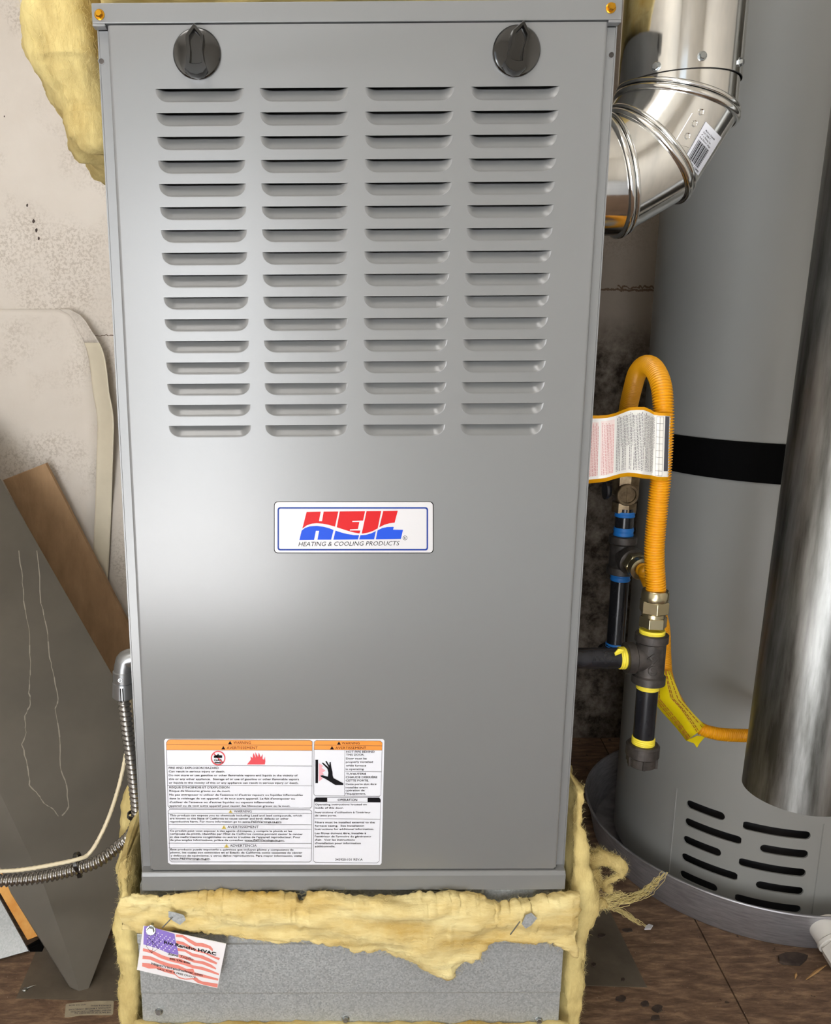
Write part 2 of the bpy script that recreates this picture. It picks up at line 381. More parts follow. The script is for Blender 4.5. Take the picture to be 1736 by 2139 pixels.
me_door = mb.build('door_panel', M['paint'], fur, fixn=False)
bm = bmesh.new(); bm.from_mesh(me_door.data); bmesh.ops.remove_doubles(bm, verts=bm.verts, dist=1e-6)
for f in bm.faces: f.smooth = True
bm.to_mesh(me_door.data); bm.free(); me_door.data.set_sharp_from_angle(angle=radians(30))
# louvre mesh (shared)
mb = MB(); D = .0070; nv = 10; rows = []
sm = lambda q: q*q*(3-2*q)
for j in range(nv+1):
    v = j/nv; row = []
    for o in offs:
        lo = -half_low(o); z = lo*(1-v)
        e = min(1, (LW/2-abs(o))/(LR*.9)); dep = D*(.10*sm(min(1, v/.12))+.90*v)*sm(e)
        row.append(V((o, DY+dep, z)))
    rows.append(row)
mb.loft(rows, False, False)
louv = mb.build('louver', M['paint'], me_door, True, sharp=60)
# give it sheet thickness so that the cut upper edge shows
md = louv.modifiers.new('sheet', 'SOLIDIFY'); md.thickness = .0006; md.offset = -1
org = ORG[me_door.name]; first = True
for r in range(16):
    for i in range(4):
        o = louv if first else louv.copy()
        if not first: C.objects.link(o); o.parent = me_door
        first = False; o.location = (LC[i][0], 0, zrows[r])
# sheet painted dark for the unlit interior behind the openings
mb = MB(); mb.box((-.205, .03, .30), (.205, .032, 1.05)); mb.build('dark_backing', M['dark'], fur)

# ---- latch knobs
def zmap(x0, y0, sc, y): return lambda zx, zy: at(x0+zx/sc, y0+zy/sc, y)
def knob(px, py, ang, proto=None):
    c = at(px, py, DY); R = .0203
    kb = MB(); kb.ring(V((c.x, DY, c.z)), (0, -1, 0), [(0, R), (.0022, R), (.0034, R*.95), (.0040, R*.8), (.0042, 0.0005)], 56)
    base = kb.build('latch_knob', M['black_plastic'], fur, True)
    S = 1/13.35/2420
    out = [(815, 290), (1040, 570), (1055, 700), (1010, 960), (1040, 1250), (1110, 1460), (1000, 1590), (830, 1640), (650, 1590), (500, 1460), (560, 1250), (595, 960), (565, 700), (580, 560)]
    inn = [(815, 440), (965, 640), (970, 760), (945, 960), (950, 1150), (975, 1300), (900, 1322), (820, 1330), (740, 1325), (650, 1305), (675, 1150), (690, 960), (668, 760), (672, 640)]
    ca, sa_ = cos(ang), sin(ang)
    def pt(zx, zy, y, k=1):
        x = (zx-820)*S*k; z = -(zy-985)*S*k*.97
        return V((c.x+x*ca+z*sa_, y, c.z-x*sa_+z*ca))
    hb = MB(); y0 = DY-.0036
    hb.loft([[pt(*p, y0, 1.05) for p in out], [pt(*p, y0-.0075, 1.0) for p in out], [pt(*p, y0-.0085, .96) for p in out],
             [pt(*p, y0-.0085, 1.05) for p in inn], [pt(*p, y0-.0080, 1.0) for p in inn], [pt(*p, y0-.0035, .96) for p in inn]], True, True)
    hb.build('handle', M['black_plastic'], base, True, sharp=40)
knob(412, 114, radians(-1)); knob(1078, 108, radians(9))

# ---- lettering helper
TXT = {}
def text_geo(s, bold=0.0, shear=0.0):
    k = (s, bold, shear)
    if k in TXT: return TXT[k]
    cu = bpy.data.curves.new('t', 'FONT'); cu.body = s; cu.size = 1; cu.offset = bold; cu.shear = shear; cu.resolution_u = 2
    o = bpy.data.objects.new('t', cu); C.objects.link(o)
    dg = bpy.context.evaluated_depsgraph_get(); me = bpy.data.meshes.new_from_object(o.evaluated_get(dg))
    vs_ = [(p.co.x, p.co.y) for p in me.vertices]; fs = [tuple(p.vertices) for p in me.polygons]
    bpy.data.objects.remove(o); bpy.data.curves.remove(cu); bpy.data.meshes.remove(me)
    TXT[k] = (vs_, fs); return TXT[k]
def put_text(mb, s, x0, x1, y0, y1, cap, mp, bold=.012, shear=0):
    vs_, fs = text_geo(s, bold, shear)
    if not vs_: return
    a = min(v[0] for v in vs_); b = max(v[0] for v in vs_)
    out = []
    for tx, ty in vs_:
        q = (tx-a)/(b-a); out.append(mp(x0+q*(x1-x0), y0+q*(y1-y0)-ty*cap/.73))
    mb.add(out, fs)
def rrect(x0, y0, x1, y1, r, n=5):
    P = []
    for cx, cy, a in ((x1-r, y0+r, -90), (x1-r, y1-r, 0), (x0+r, y1-r, 90), (x0+r, y0+r, 180)):
        P += [(cx+r*cos(radians(a+90*k/n)), cy+r*sin(radians(a+90*k/n))) for k in range(n+1)]
    return P
def ring2(mb, A, B, mp):
    n = len(A); mb.add([mp(*p) for p in A]+[mp(*p) for p in B], [(i, (i+1) % n, n+(i+1) % n, n+i) for i in range(n)])
def line2(mb, x0, y0, x1, y1, wd, mp):
    l = math.hypot(x1-x0, y1-y0); nx, ny = -(y1-y0)/l*wd/2, (x1-x0)/l*wd/2
    mb.add([mp(x0+nx, y0+ny), mp(x1+nx, y1+ny), mp(x1-nx, y1-ny), mp(x0-nx, y0-ny)], [(0, 1, 2, 3)])
def poly2(mb, P, mp): mb.fill([mp(*p) for p in P])
def disc2(mb, x, y, r, mp, n=24): poly2(mb, [(x+r*cos(2*pi*k/n), y+r*sin(2*pi*k/n)) for k in range(n)], mp)
def circ2(mb, x, y, r, r2, mp, n=28): ring2(mb, [(x+r*cos(2*pi*k/n), y+r*sin(2*pi*k/n)) for k in range(n)], [(x+r2*cos(2*pi*k/n), y+r2*sin(2*pi*k/n)) for k in range(n)], mp)

# ---- name plate
pl = zmap(560, 1030, 4.8222, DY-.0016)
mb = MB(); P = [pl(*p) for p in rrect(66, 92, 1660, 600, 34)]; mb.prism(P, (0, .0016, 0)); plate = mb.build('name_plate', M['plate'], fur)
bevel(plate, .0003)
mb = MB(); P = [zmap(560, 1030, 4.8222, DY-.0002)(*p) for p in rrect(60, 86, 1667, 606, 36)]; mb.prism(P, (0, .0002, 0)); mb.build('plate_shadow_rim', M['strap'], plate)  # shadow edge of the plate, drawn as a black rim
l1 = zmap(560, 1030, 4.8222, DY-.00175)
mb = MB(); ring2(mb, rrect(95, 142, 1612, 578, 26), rrect(110, 157, 1597, 563, 16), l1); mb.build('blue_border', M['logo_navy'], plate)
mb = MB()
for P in ([(388,190),(530,187),(513,283),(543,283),(560,187),(708,185),(675,338),(610,320),(550,308),(490,303),(440,308),(390,325),(345,358)],
          [(722,185),(978,182),(957,277),(850,281),(848,291),(920,291),(905,362),(826,366),(823,377),(930,377),(922,406),(870,398),(800,379),(740,360),(692,344)],
          [(992,182),(1140,180),(1105,355),(1060,380),(1010,398),(960,407),(943,408)],
          [(1160,180),(1307,178),(1275,298),(1220,305),(1170,320),(1120,345)]): poly2(mb, P, l1)
mb.build('logo_upper_half', M['logo_red'], plate)
mb = MB()
for P in ([(338,378),(370,352),(420,335),(490,330),(560,340),(620,356),(660,372),(635,470),(497,470),(515,380),(482,380),(463,472),(315,474)],
          [(680,378),(740,398),(800,413),(860,422),(917,424),(905,467),(657,470)],
          [(930,424),(990,420),(1040,405),(1087,382),(1068,466),(918,467)],
          [(1103,375),(1150,352),(1200,342),(1262,340),(1266,346),(1259,368),(1360,370),(1338,462),(1085,466)]): poly2(mb, P, l1)
mb.build('logo_lower_half', M['logo_blue'], plate)
mb = MB(); put_text(mb, 'HEATING & COOLING PRODUCTS', 305, 1325, 535, 527, 46, l1, 0, .25)
circ2(mb, 1380, 452, 23, 19, l1); put_text(mb, 'R', 1369, 1391, 464, 464, 24, l1, 0)
mb.build('plate_lettering', M['ink'], plate)

# ---- warning label
base = zmap(330, 1530, 5.2606, DY-.0003); lab = zmap(330, 1530, 5.2606, DY-.0005); lab2 = zmap(330, 1530, 5.2606, DY-.0007)
wl = MB(); A = [at(px, py, DY-.0003) for px, py in [(346,1543.5),(800,1544),(803,1547),(800,1676),(797,1803),(794,1806.5),(357,1805.5),(351,1802),(347,1680),(343,1547)]]
wl.prism(A, (0, .0003, 0)); wlab = wl.build('warning_label', M['white'], fur)
m2 = lambda zx, zy: at(640+zx/7.128, 1530+zy/7.128, DY-.0005)
m2b = lambda zx, zy: at(640+zx/7.128, 1530+zy/7.128, DY-.0007)
# orange headers
mb = MB()
poly2(mb, [(93,192),(92,110),(112,82),(140,78),(1670,86),(1695,100),(1697,200)], lab); poly2(mb, [(118,255),(122,145),(150,120),(1100,128),(1130,150),(1130,265)], m2)
mb.build('orange_header', M['orange'], wlab)
mb = MB(); G = lambda x0, y0, x1, y1, m_=lab2, wd=3: line2(mb, x0, y0, x1, y1, wd, m_)
for y in ((134,143),(192,199),(362,370),(582,586)): G(95 if y[0] < 300 else 102, y[0], 1697, y[1])
ring2(mb, [(90,110),(112,80),(140,76),(1670,84),(1697,102),(1694,815),(1675,834),(130,832),(108,812)], [(94,112),(115,84),(141,80),(1669,88),(1693,104),(1690,813),(1673,830),(132,828),(112,810)], lab2)
ring2(mb, [(110,865),(130,842),(1670,848),(1693,868),(1688,1405),(1665,1427),(150,1425),(127,1405)], [(114,867),(132,846),(1668,852),(1689,870),(1684,1403),(1663,1423),(152,1421),(131,1403)], lab2)
for y0, y1 in ((889,891),(1012,1015),(1060,1065),(1217,1220),(1268,1271)): G(115, y0, 1688, y1)
ring2(mb, [(112,145),(145,116),(1100,124),(1133,152),(1112,930),(1090,954),(135,948),(108,920)], [(117,148),(147,121),(1098,129),(1128,154),(1107,928),(1088,949),(138,943),(113,918)], m2b)
ring2(mb, [(112,1000),(140,968),(1085,970),(1108,1000),(1088,1915),(1055,1945),(135,1940),(102,1910)], [(117,1002),(142,973),(1083,975),(1103,1002),(1083,1912),(1053,1940),(138,1935),(107,1908)], m2b)
for a in ((118,187,1130,200),(118,256,1130,266),(572,262,566,948),(575,578,1120,586),(118,1035,1105,1040),(116,1284,1095,1294)): G(*a, m_=m2b, wd=4)
mb.build('printed_rule', M['ink_grey'], wlab)
# text
ti = MB()
T = lambda s, x0, x1, y, cap, b=0, m_=lab2: put_text(ti, s, x0, x1, y, y, cap, m_, b)
for G_ in ((('WARNING', 828, 1020, 126, 30), ('AVERTISSEMENT', 755, 1097, 183, 30)), (('WARNING', 835, 1030, 880, 28),), (('AVERTISSEMENT', 763, 1107, 1052, 28),), (('ADVERTENCIA', 790, 1085, 1257, 28),),
           (('WARNING', 528, 792, 178, 38, 0, m2b), ('AVERTISSEMENT', 432, 890, 248, 38, 0, m2b)), (('OPERATION', 466, 758, 1020, 34, .016, m2b),)):
    ti = MB()
    for g_ in G_: T(*g_)
    ti.build('heading_lettering', M['ink'], wlab)
def tri_sign(mb, x, y, h, m_):
    ring2(mb, [(x, y-h), (x+h*.58, y), (x-h*.58, y)], [(x, y-h*.72), (x+h*.36, y-h*.12), (x-h*.36, y-h*.12)], m_); line2(mb, x, y-h*.6, x, y-h*.2, h*.12, m_)
for x, y, h, m_ in ((792,130,38,lab2),(718,186,38,lab2),(485,182,50,m2b),(382,252,50,m2b)):
    mb = MB(); poly2(mb, [(x, y-h), (x+h*.58, y), (x-h*.58, y)], m_); mb.build('warning_triangle', M['ink'], wlab)
for P in ([(118,1030),(118,1000),(145,972),(310,972),(310,1032)], [(912,972),(1082,974),(1104,1000),(1104,1038),(912,1036)]):
    mb = MB(); poly2(mb, P, m2b); mb.build('black_bar', M['ink'], wlab)
ti = MB()
# hand pictogram on the right-hand label
poly2(ti, [(135,408),(175,408),(173,755),(135,755)], m2b)
poly2(ti, [(205,645),(245,638),(320,660),(328,600),(312,540),(232,460),(245,448),(320,510),(338,530),(284,435),(300,424),(342,490),(345,445),(362,440),(372,520),(390,590),(392,640),(405,680),(553,760),(550,784),(432,784),(300,700),(215,658)], m2b)
ti.build('hand_pictogram', M['ink'], wlab); ti = MB()
# jerry can in the prohibition sign
poly2(ti, [(615,255),(650,250),(655,238),(668,238),(668,250),(705,252),(705,280),(615,280)], lab2)
put_text(ti, 'GAS', 616, 700, 316, 316, 26, lab2, .02); poly2(ti, [(618,328),(703,328),(690,340),(630,340)], lab2)
ti.build('fuel_can_pictogram', M['ink'], wlab)
ti = MB()
T2 = lambda s, x0, x1, y, cap=21, b=.012: put_text(ti, s, x0, x1, y, y+ (x1-x0)*.002, cap, lab2, b)
T2('FIRE AND EXPLOSION HAZARD', 118, 668, 400, 24); T2('Can result in serious injury or death.', 118, 737, 438)
T2('Do not store or use gasoline or other flammable vapors and liquids in the vicinity of', 118, 1535, 480); T2('this or any other appliance.  Storage of or use of gasoline or other flammable vapors', 118, 1548, 522)
T2('or liquids in the vicinity of this or any appliance can result in serious injury or death.', 120, 1545, 562)
T2("RISQUE D'INCENDIE ET D'EXPLOSION", 124, 785, 614, 24); T2('Risque de blessures graves ou de mort.', 124, 795, 652)
T2("Ne pas entreposer ni utiliser de l'essence ni d'autres vapeurs ou liquides inflammables", 124, 1592, 694); T2("dans le voisinage de cet appareil, ni de tout autre appareil. Le fait d'entreposer ou", 126, 1504, 735)
T2("d'utiliser de l'essence ou d'autres liquides ou vapeurs inflammables", 126, 1275, 776); T2('appareil ou de tout autre appareil peut causer des blessures graves ou la mort.', 128, 1455, 816)
T2('This product can expose you to chemicals including Lead and lead compounds, which', 130, 1582, 921); T2('are known to the State of California to cause cancer and birth defects or other', 130, 1436, 955)
T2('reproductive harm. For more information go to www.P65Warnings.ca.gov.', 130, 1362, 989)
T2('Ce produit peut vous exposer à des agents chimiques, y compris le plomb et les', 130, 1472, 1091); T2("composés de plomb, identifiés par l'État de Californie comme pouvant causer le cancer", 131, 1590, 1124)
T2("et des malformations congénitales ou autres troubles de l'appareil reproducteur. Pour", 132, 1566, 1158); T2('de plus amples informations, prière de consulter www.P65Warnings.ca.gov.', 133, 1390, 1192)
T2('Este producto puede exponerlo a químicos que incluyen plomo y compuestos de', 137, 1490, 1296); T2('plomo, los cuales son conocidos en el Estado de California como causantes de cáncer', 137, 1585, 1329)
T2('y defectos de nacimiento, u otros daños reproductivos. Para mayor información, visite', 138, 1580, 1363); T2('www.P65Warnings.ca.gov.', 140, 577, 1396)
for a in ((920,993,1358,996),(955,1197,1390,1199),(140,1403,565,1404)): line2(ti, *a, 2.5, lab2)
T3 = lambda s, x0, x1, y, cap=28, b=.012: put_text(ti, s, x0, x1, y, y, cap, m2b, b)
T3('HOT PIPE BEHIND', 592, 1018, 302, 30); T3('THIS DOOR.', 592, 862, 346, 30); T3('Door must be', 590, 898, 402); T3('properly installed', 588, 990, 452); T3('while furnace', 588, 892, 506); T3('is operating.', 586, 862, 558)
T3('TUYAUTERIE', 592, 890, 632, 30); T3('CHAUDE DERRIÈRE', 586, 1056, 680, 30); T3('CETTE PORTE.', 586, 930, 730, 30); T3('Cette porte doit être', 584, 1042, 782); T3('installée avant', 584, 914, 832); T3('opération de', 584, 866, 876); T3("l'équipement.", 584, 885, 924)
T3('Operating instructions located on', 128, 900, 1086); T3('inside of this door.', 130, 555, 1136); T3("Instructions d'utilisation à l'intérieur", 130, 960, 1202); T3('de cette porte.', 128, 450, 1250)
T3('Filters must be installed external to the', 128, 1018, 1352); T3('furnace casing.  See Installation', 128, 860, 1402); T3('Instructions for additional information.', 128, 1005, 1452)
T3('Les filtres doivent être, installés à', 126, 890, 1514); T3("l'extérieur de l'armoire du générateur", 126, 968, 1562); T3("d'air.  Voir les instructions", 126, 720, 1612); T3("d'installation pour information", 126, 810, 1662); T3('additionnelle.', 126, 430, 1710)
T3('343920-101 REV.A', 430, 838, 1908, 34, .004)
ti.build('small_print', M['ink'], wlab)
mb = MB(); circ2(mb, 661, 282, 80, 68, lab2, 36); line2(mb, 606, 225, 716, 338, 12, lab2); mb.build('prohibition_ring', M['red_ink'], wlab); mb = MB()
poly2(mb, [(978,352),(1020,300),(1018,262),(1040,285),(1048,225),(1075,280),(1068,215),(1100,270),(1108,220),(1130,275),(1150,235),(1148,290),(1165,300),(1175,262),(1180,320),(1175,352)], lab2)
mb.build('flame_pictogram', M['red_ink'], wlab)
mb = MB(); poly2(mb, [(187,460),(250,500),(225,525),(285,570),(235,600),(262,630),(205,640),(240,690),(187,730)], m2b); mb.build('pink_pictogram', M['pink_ink'], wlab)
mb = MB()
for x, y, h in ((797,884,34),(725,1058,40),(752,1264,40)):
    mb = MB(); poly2(mb, [(x, y-h), (x+h*.62, y), (x-h*.62, y)], lab2); at_ = mb.build('amber_triangle', M['amber_ink'], wlab)
    line2(xm := MB(), x, y-h*.62, x, y-h*.22, 4, lambda a, b: lab2(a, b)+V((0, -.0002, 0))); xm.build('exclamation_mark', M['ink'], wlab)

# ================================================================== GALVANISED BASE
PX0, PX1 = -.2292, .2255; PZ = .168; PY = -.005
base_t = thing('plenum_base', 'galvanised sheet metal box carrying the furnace with screwed front panel', 'plenum', (0, .35, 0))
mb = MB(); mb.box((PX0+.004, .0, 0.0), (PX1-.004, .70, .2338)); mb.build('box', M['galv'], base_t)
mb = MB()
prf = [(-.001, .0), (PY+.0012, .0), (PY+.0012, .1030), (PY+.0010, .1045), (PY+.0004, .1052), (PY, .1060), (PY, .1655), (PY-.003, .1700), (PY-.004, .1712), (PY-.004, .182), (-.001, .182)]
mb.loft([[V((x, y, z)) for y, z in prf] for x in (PX0, PX1)])
bevel(mb.build('front_panel', M['galv'], base_t), .0008)
def slot_screw(c, d, R, m_, parent, rot=.4):
    d = V(d).normalized(); c = V(c); e1 = d.orthogonal().normalized(); e2 = d.cross(e1); e1, e2 = e1*cos(rot)+e2*sin(rot), -e1*sin(rot)+e2*cos(rot)
    mb = MB(); mb.ring(c-d*.0006, d, [(0, R*1.25), (R*.25, R*1.25), (R*.35, R*1.1)], 20)
    mb.ring(c-d*.0006, d, [(R*.3, R), (R*.9, R*.97), (R*1.1, R*.8)], 6)
    o = mb.build('sheet_metal_screw', m_, parent)
    mb = MB(); p = c+d*(R*.52); b0 = [p+e1*(R*.75*a)+e2*(R*.13*b) for a, b in ((-1, -1), (1, -1), (1, 1), (-1, 1))]; mb.prism(b0, d*.0002*R/.004)
    mb.build('screw_slot', M['dark'], o); return o
for px, py in ((332, 2112), (722, 2128), (1125, 2131)): slot_screw(at(px, py, PY+.0008), (0, -1, .15), .0036, M['zinc'], base_t, random.random()*3)
for px, py in ((728, 1964), (1160, 1969)): slot_screw(at(px, py, PY-.004), (0, -1, .25), .0034, M['zinc'], base_t, random.random()*3)

# ================================================================== INSULATION
def fbm(p, o=4):
    a = 0; s = 1; f = 1
    for _ in range(o): a += s*noise.noise(p*f); s *= .52; f *= 2.07
    return a
def fluffy(name, rows, m_, parent, amp=.006, fr=28, cap=True, st=(1, 1, 1)):
    mb = MB(); mb.loft(rows, True, cap)
    o = mb.build(name, m_, parent, True, sharp=180)
    me = o.data; nr = [v.normal.copy() for v in me.vertices]; org = ORG[o.name]
    for v, n_ in zip(me.vertices, nr):
        p = v.co+org; q = V((p.x*st[0], p.y*st[1], p.z*st[2]))
        v.co = v.co + n_*(amp*(fbm(q*fr)+.35*abs(noise.noise(q*fr*4.5))))
    me.update(); return o
def strands(objs, n, parent, ln=(.006, .02), rad=.00018, name='loose_fibre', flow=(1, 0, 0)):
    mb = MB()
    for o in objs:
        me = o.data; org = ORG[o.name]; ps = [p for p in me.polygons if p.center.y+org.y < .12]; 
        if not ps: continue
        for _ in range(n):
            p = random.choice(ps); c = p.center+org; nrm = p.normal
            tdir = V((random.uniform(-1, 1), random.uniform(-1, 1), random.uniform(-1, 1)))+V(flow)*random.choice((-1, 1))
            tdir = (tdir - nrm*tdir.dot(nrm)*.75 + nrm*random.uniform(0, .45)).normalized(); L = random.uniform(*ln)
            b = V((random.uniform(-1, 1), random.uniform(-1, 1), random.uniform(-1, 1)))*.35
            pts = [c-nrm*.001, c+tdir*L*.4+b*L*.2, c+(tdir+b).normalized()*L*.8, c+(tdir+b*2).normalized()*L]
            mb.tube(pts, [rad, rad, rad*.8, rad*.3], 3, False)
    o = mb.build(name, M['strand'], parent, False, fixn=False); o['kind'] = 'stuff'; return o
def interp(T_, x):
    for (a, *va), (b, *vb) in zip(T_[:-1], T_[1:]):
        if x <= b:
            q = (x-a)/(b-a); q = max(0, q); return [p+(r-p)*q for p, r in zip(va, vb)]
    return T_[-1][1:]
def ell(c, ax, ay, n=28, pw=2.6):
    out = []
    for k in range(n):
        t_ = 2*pi*k/n; s_, c_ = sin(t_), cos(t_)
        out.append(c+ax*(math.copysign(abs(c_)**(2/pw), c_))+ay*(math.copysign(abs(s_)**(2/pw), s_)))
    return out
ins = thing('insulation_wrap', 'torn yellow fibreglass insulation wrapped around the galvanised base', 'insulation', (0, .2, 0))
# front flap:   px, top py, bottom py, thickness
TB = [(252,1868,1940,.007),(292,1861,1944,.009),(330,1866,1940,.009),(380,1864,1936,.009),(420,1868,1942,.010),(460,1866,1948,.013),(520,1864,1957,.017),(570,1863,1961,.017),(620,1868,1953,.016),(632,1874,1954,.016),(645,1862,1957,.018),(690,1858,1962,.018),(740,1862,1976,.019),(800,1862,1980,.020),(850,1862,1990,.021),(880,1860,2012,.021),(915,1860,2022,.021),(940,1861,2036,.019),(952,1862,2012,.019),(985,1865,2002,.019),(1010,1872,1982,.018),(1035,1886,1956,.015),(1060,1890,1956,.014),(1100,1880,1958,.016),(1150,1866,1960,.018),(1185,1856,1972,.018),(1205,1858,1990,.012)]
rows = []; x = 254
while x <= 1204:
    tp, bt, th = interp(TB, x)
    jit = 3*noise.noise(V((x*.06, 3, 0)))+2*noise.noise(V((x*.21, 9, 0)))
    yb = -.012; a = at(x, tp+jit, yb); b = at(x, bt+jit*1.3, yb)
    c = (a+b)/2; h = (a-b)/2
    lp = ell(c+V((0, -th*.35, 0)), V((0, th*.62, 0)), V((0, 0, h.z)), 48, 2.5)
    for q_ in lp:
        fz = (q_.z-c.z)/max(h.z, 1e-4); q_.y = yb+(q_.y-yb)*(.62+.38*min(1, max(0, .5+fz)))-.0025*sin(fz*5+x*.012)
        q_.z += .0022*noise.noise(V((x*.09, fz*2, 5)))
    rows.append(lp); x += 2.5
flap = fluffy('front_flap', rows, M['fibre'], ins, .0062, 34, st=(.45, 1, 1.5))
# side strips  py, left px, right px
def side_strip(T_, y0, y1, flip):
    rows = []; py = T_[0][0]
    while py <= T_[-1][0]:
        l, r = interp(T_, py)
        a = at(l, py, y0); b = at(r, py, y0)
        z = a.z; xa, xb = (a.x, b.x)
        if flip: xa = .233; xb = max(xb, xa+.006)
        else: xb = -.236; xa = min(xa, xb-.006)
        c = V(((xa+xb)/2, (y0+y1)/2, z))
        rows.append(ell(c, V(((xb-xa)/2, 0, 0)), V((0, (y1-y0)/2, 0)), 44, 7)); py += 5
    return rows
lst2 = fluffy('side_flap', side_strip([(1632,274,312),(1650,262,312),(1700,254,312),(1760,246,312),(1830,240,312)], .157, .205, False), M['fibre2'], ins, .0065, 26, st=(1, 1, .6))
lst = fluffy('side_flap', side_strip([(1792,262,312),(1800,246,312),(1820,240,312),(1860,238,312),(1900,240,300),(1950,234,294),(2000,238,292),(2050,242,292),(2100,250,293),(2220,262,300)], .004, .15, False), M['fibre2'], ins, .0075, 26, st=(1, 1, .6))
rst = fluffy('side_flap', side_strip([(1655,1165,1192),(1700,1165,1196),(1740,1168,1222),(1800,1170,1234),(1850,1178,1244),(1880,1180,1250),(1905,1180,1256),(1960,1176,1238),(2020,1176,1232),(2080,1174,1228),(2220,1168,1220)], .004, .34, True), M['fibre2'], ins, .0075, 26, st=(1, 1, .6))
# thin roll under the front panel
rows = []
for i in range(90):
    x = -.236+.47*i/89; rows.append(ell(V((x, -.008, .050)), V((0, .009, 0)), V((0, 0, .018)), 14))
btm = fluffy('lower_edge', rows, M['fibre'], ins, .004, 40)
# curled tufts and stretched strands on the right-hand side
def tuft(ctrl, r, m_=M['fibre2'], amp=.004, fr=60):
    pts = spline(ctrl, .003); n = len(pts); mbx = MB()
    rr = [r*(.55+.45*sin(pi*min(1, (i/n)*1.3+.15)))*(1-.55*(i/n)**3) for i in range(n)]
    fr_ = frames(pts); rws = []
    for i, (p, t_, e1, e2, sl) in enumerate(fr_): rws.append([p+e1*(rr[i]*cos(2*pi*j/16))+e2*(rr[i]*.8*sin(2*pi*j/16)) for j in range(16)])
    return fluffy('tuft', rws, m_, ins, amp, fr)
A = lambda px, py, y=.06: at(px, py, y)
tf = [tuft([A(1232, 1800), A(1262, 1795), A(1285, 1802), A(1300, 1815), A(1296, 1828), A(1280, 1834), A(1264, 1842), A(1262, 1855), A(1275, 1858)], .0085),
      tuft([A(1228, 1870), A(1236, 1840), A(1242, 1815), A(1246, 1830), A(1250, 1850)], .0095),
      tuft([A(1220, 1890, .04), A(1245, 1885, .03), A(1262, 1888, .03)], .012),
      tuft([A(1236, 1788, .07), A(1258, 1784, .07), A(1284, 1790, .07)], .005)]
def wisp(ctrl, r):
    pts = spline(ctrl, .002); n = len(pts)
    mbx = MB()
    for _ in range(44):
        o = [V((random.gauss(0, 1), random.gauss(0, 1), random.gauss(0, 1)))*r for _ in range(4)]
        a_, b_ = sorted((random.random()*.45, .5+random.random()*.5)); ia, ib = int(a_*n), max(int(a_*n)+4, int(b_*n)-1)
        seg = pts[ia:ib:3]
        if len(seg) < 3: continue
        q = [p+o[0]*(1-i/len(seg))+o[1]*(i/len(seg))+o[2]*sin(pi*i/len(seg))+V((noise.noise(p*200+o[3]*900), noise.noise(p*200+o[2]*900+V((5, 5, 5))), noise.noise(p*200+o[1]*900)))*r*1.2 for i, p in enumerate(seg)]
        mbx.tube(q, r*.15, 4, False)
    o = mbx.build('stretched_fibre', M['strand'], ins, False, fixn=False); o['kind'] = 'stuff'; return o
wisp([A(1250, 1890, .05), A(1290, 1885, .06), A(1325, 1875, .08), A(1350, 1862, .10), A(1370, 1843, .12), A(1392, 1815, .14)], .0022)
wisp([A(1255, 1880, .05), A(1285, 1874, .06), A(1312, 1865, .07)], .0022)
wisp([A(1268, 1893, .06), A(1300, 1905, .08), A(1330, 1925, .10), A(1352, 1936, .115)], .0016)
wisp([A(1362, 1835, .12), A(1368, 1822, .12), A(1372, 1816, .12)], .0028)
strands([flap, btm], 4200, ins, (.003, .010), rad=.00008, flow=(2.4, 0, 0))
strands([lst, rst], 3200, ins, (.003, .008), rad=.00008, flow=(0, 0, 2.5))
strands(tf, 900, ins, (.003, .008), rad=.00010)
# clips holding the flap
for px, py, pts in ((372, 1918, [(352,1904),(366,1906),(384,1912),(388,1922),(376,1932),(362,1924),(352,1916)]), (1106, 1920, [(1098,1912),(1110,1907),(1122,1918),(1110,1933),(1098,1940),(1090,1930)])):
    mb = MB(); yc_ = -.0265 if px < 500 else -.031; mb.prism([at(a, b, yc_) for a, b in pts], (0, .0006, 0)); clip = mb.build('insulation_clip', M['galv'], ins)
    mb = MB(); q = ((364, 1912), (339, 1938)) if px < 500 else ((1086, 1925), (1066, 1952))
    mb.tube([at(*q[0], yc_+.002), at(*q[1], yc_-.012)], .0007, 6); mb.build('pin', M['zinc'], clip)

# blanket over the upper plenum
up = thing('insulation_blanket', 'yellow fibreglass blanket hanging down beside the top corner of the furnace', 'insulation', (0, .3, FT))
rows = []
T_ = [(-150,40,300),(-60,42,300),(0,43,300),(60,44,300),(110,56,300),(160,77,300),(210,108,300),(235,121,300),(265,126,300),(300,134,300),(322,150,300),(335,196,300),(350,212,300)]
py = -150
while py <= 350:
    l, r = interp(T_, py); jit = 4*noise.noise(V((py*.05, 1, 1)))+2*noise.noise(V((py*.2, 4, 1)))
    y0, y1 = .09, .40; a = at(l+jit, py, .16); xb = -.234
    xa = min(a.x, xb-.01); c = V(((xa+xb)/2, (y0+y1)/2, a.z)); hx = (xb-xa)/2
    rows.append(ell(c, V((hx, 0, 0)), V((0, (y1-y0)/2*min(1, .35+hx*14), 0)), 48, 2.5)); py += 4
drape = fluffy('hanging_fold', rows, M['fibre2'], up, .010, 17, st=(1, 1, .8))
rows = []
for i in range(100):
    x = -.226+.452*i/99; rows.append(ell(V((x, .34, 1.160)), V((0, .325, 0)), V((0, 0, .0775)), 60, 8))
wrap = fluffy('upper_wrap', rows, M['fibre'], up, .004, 30)
strands([drape], 2200, up, (.004, .011), rad=.00009, flow=(0, 0, 2)); 

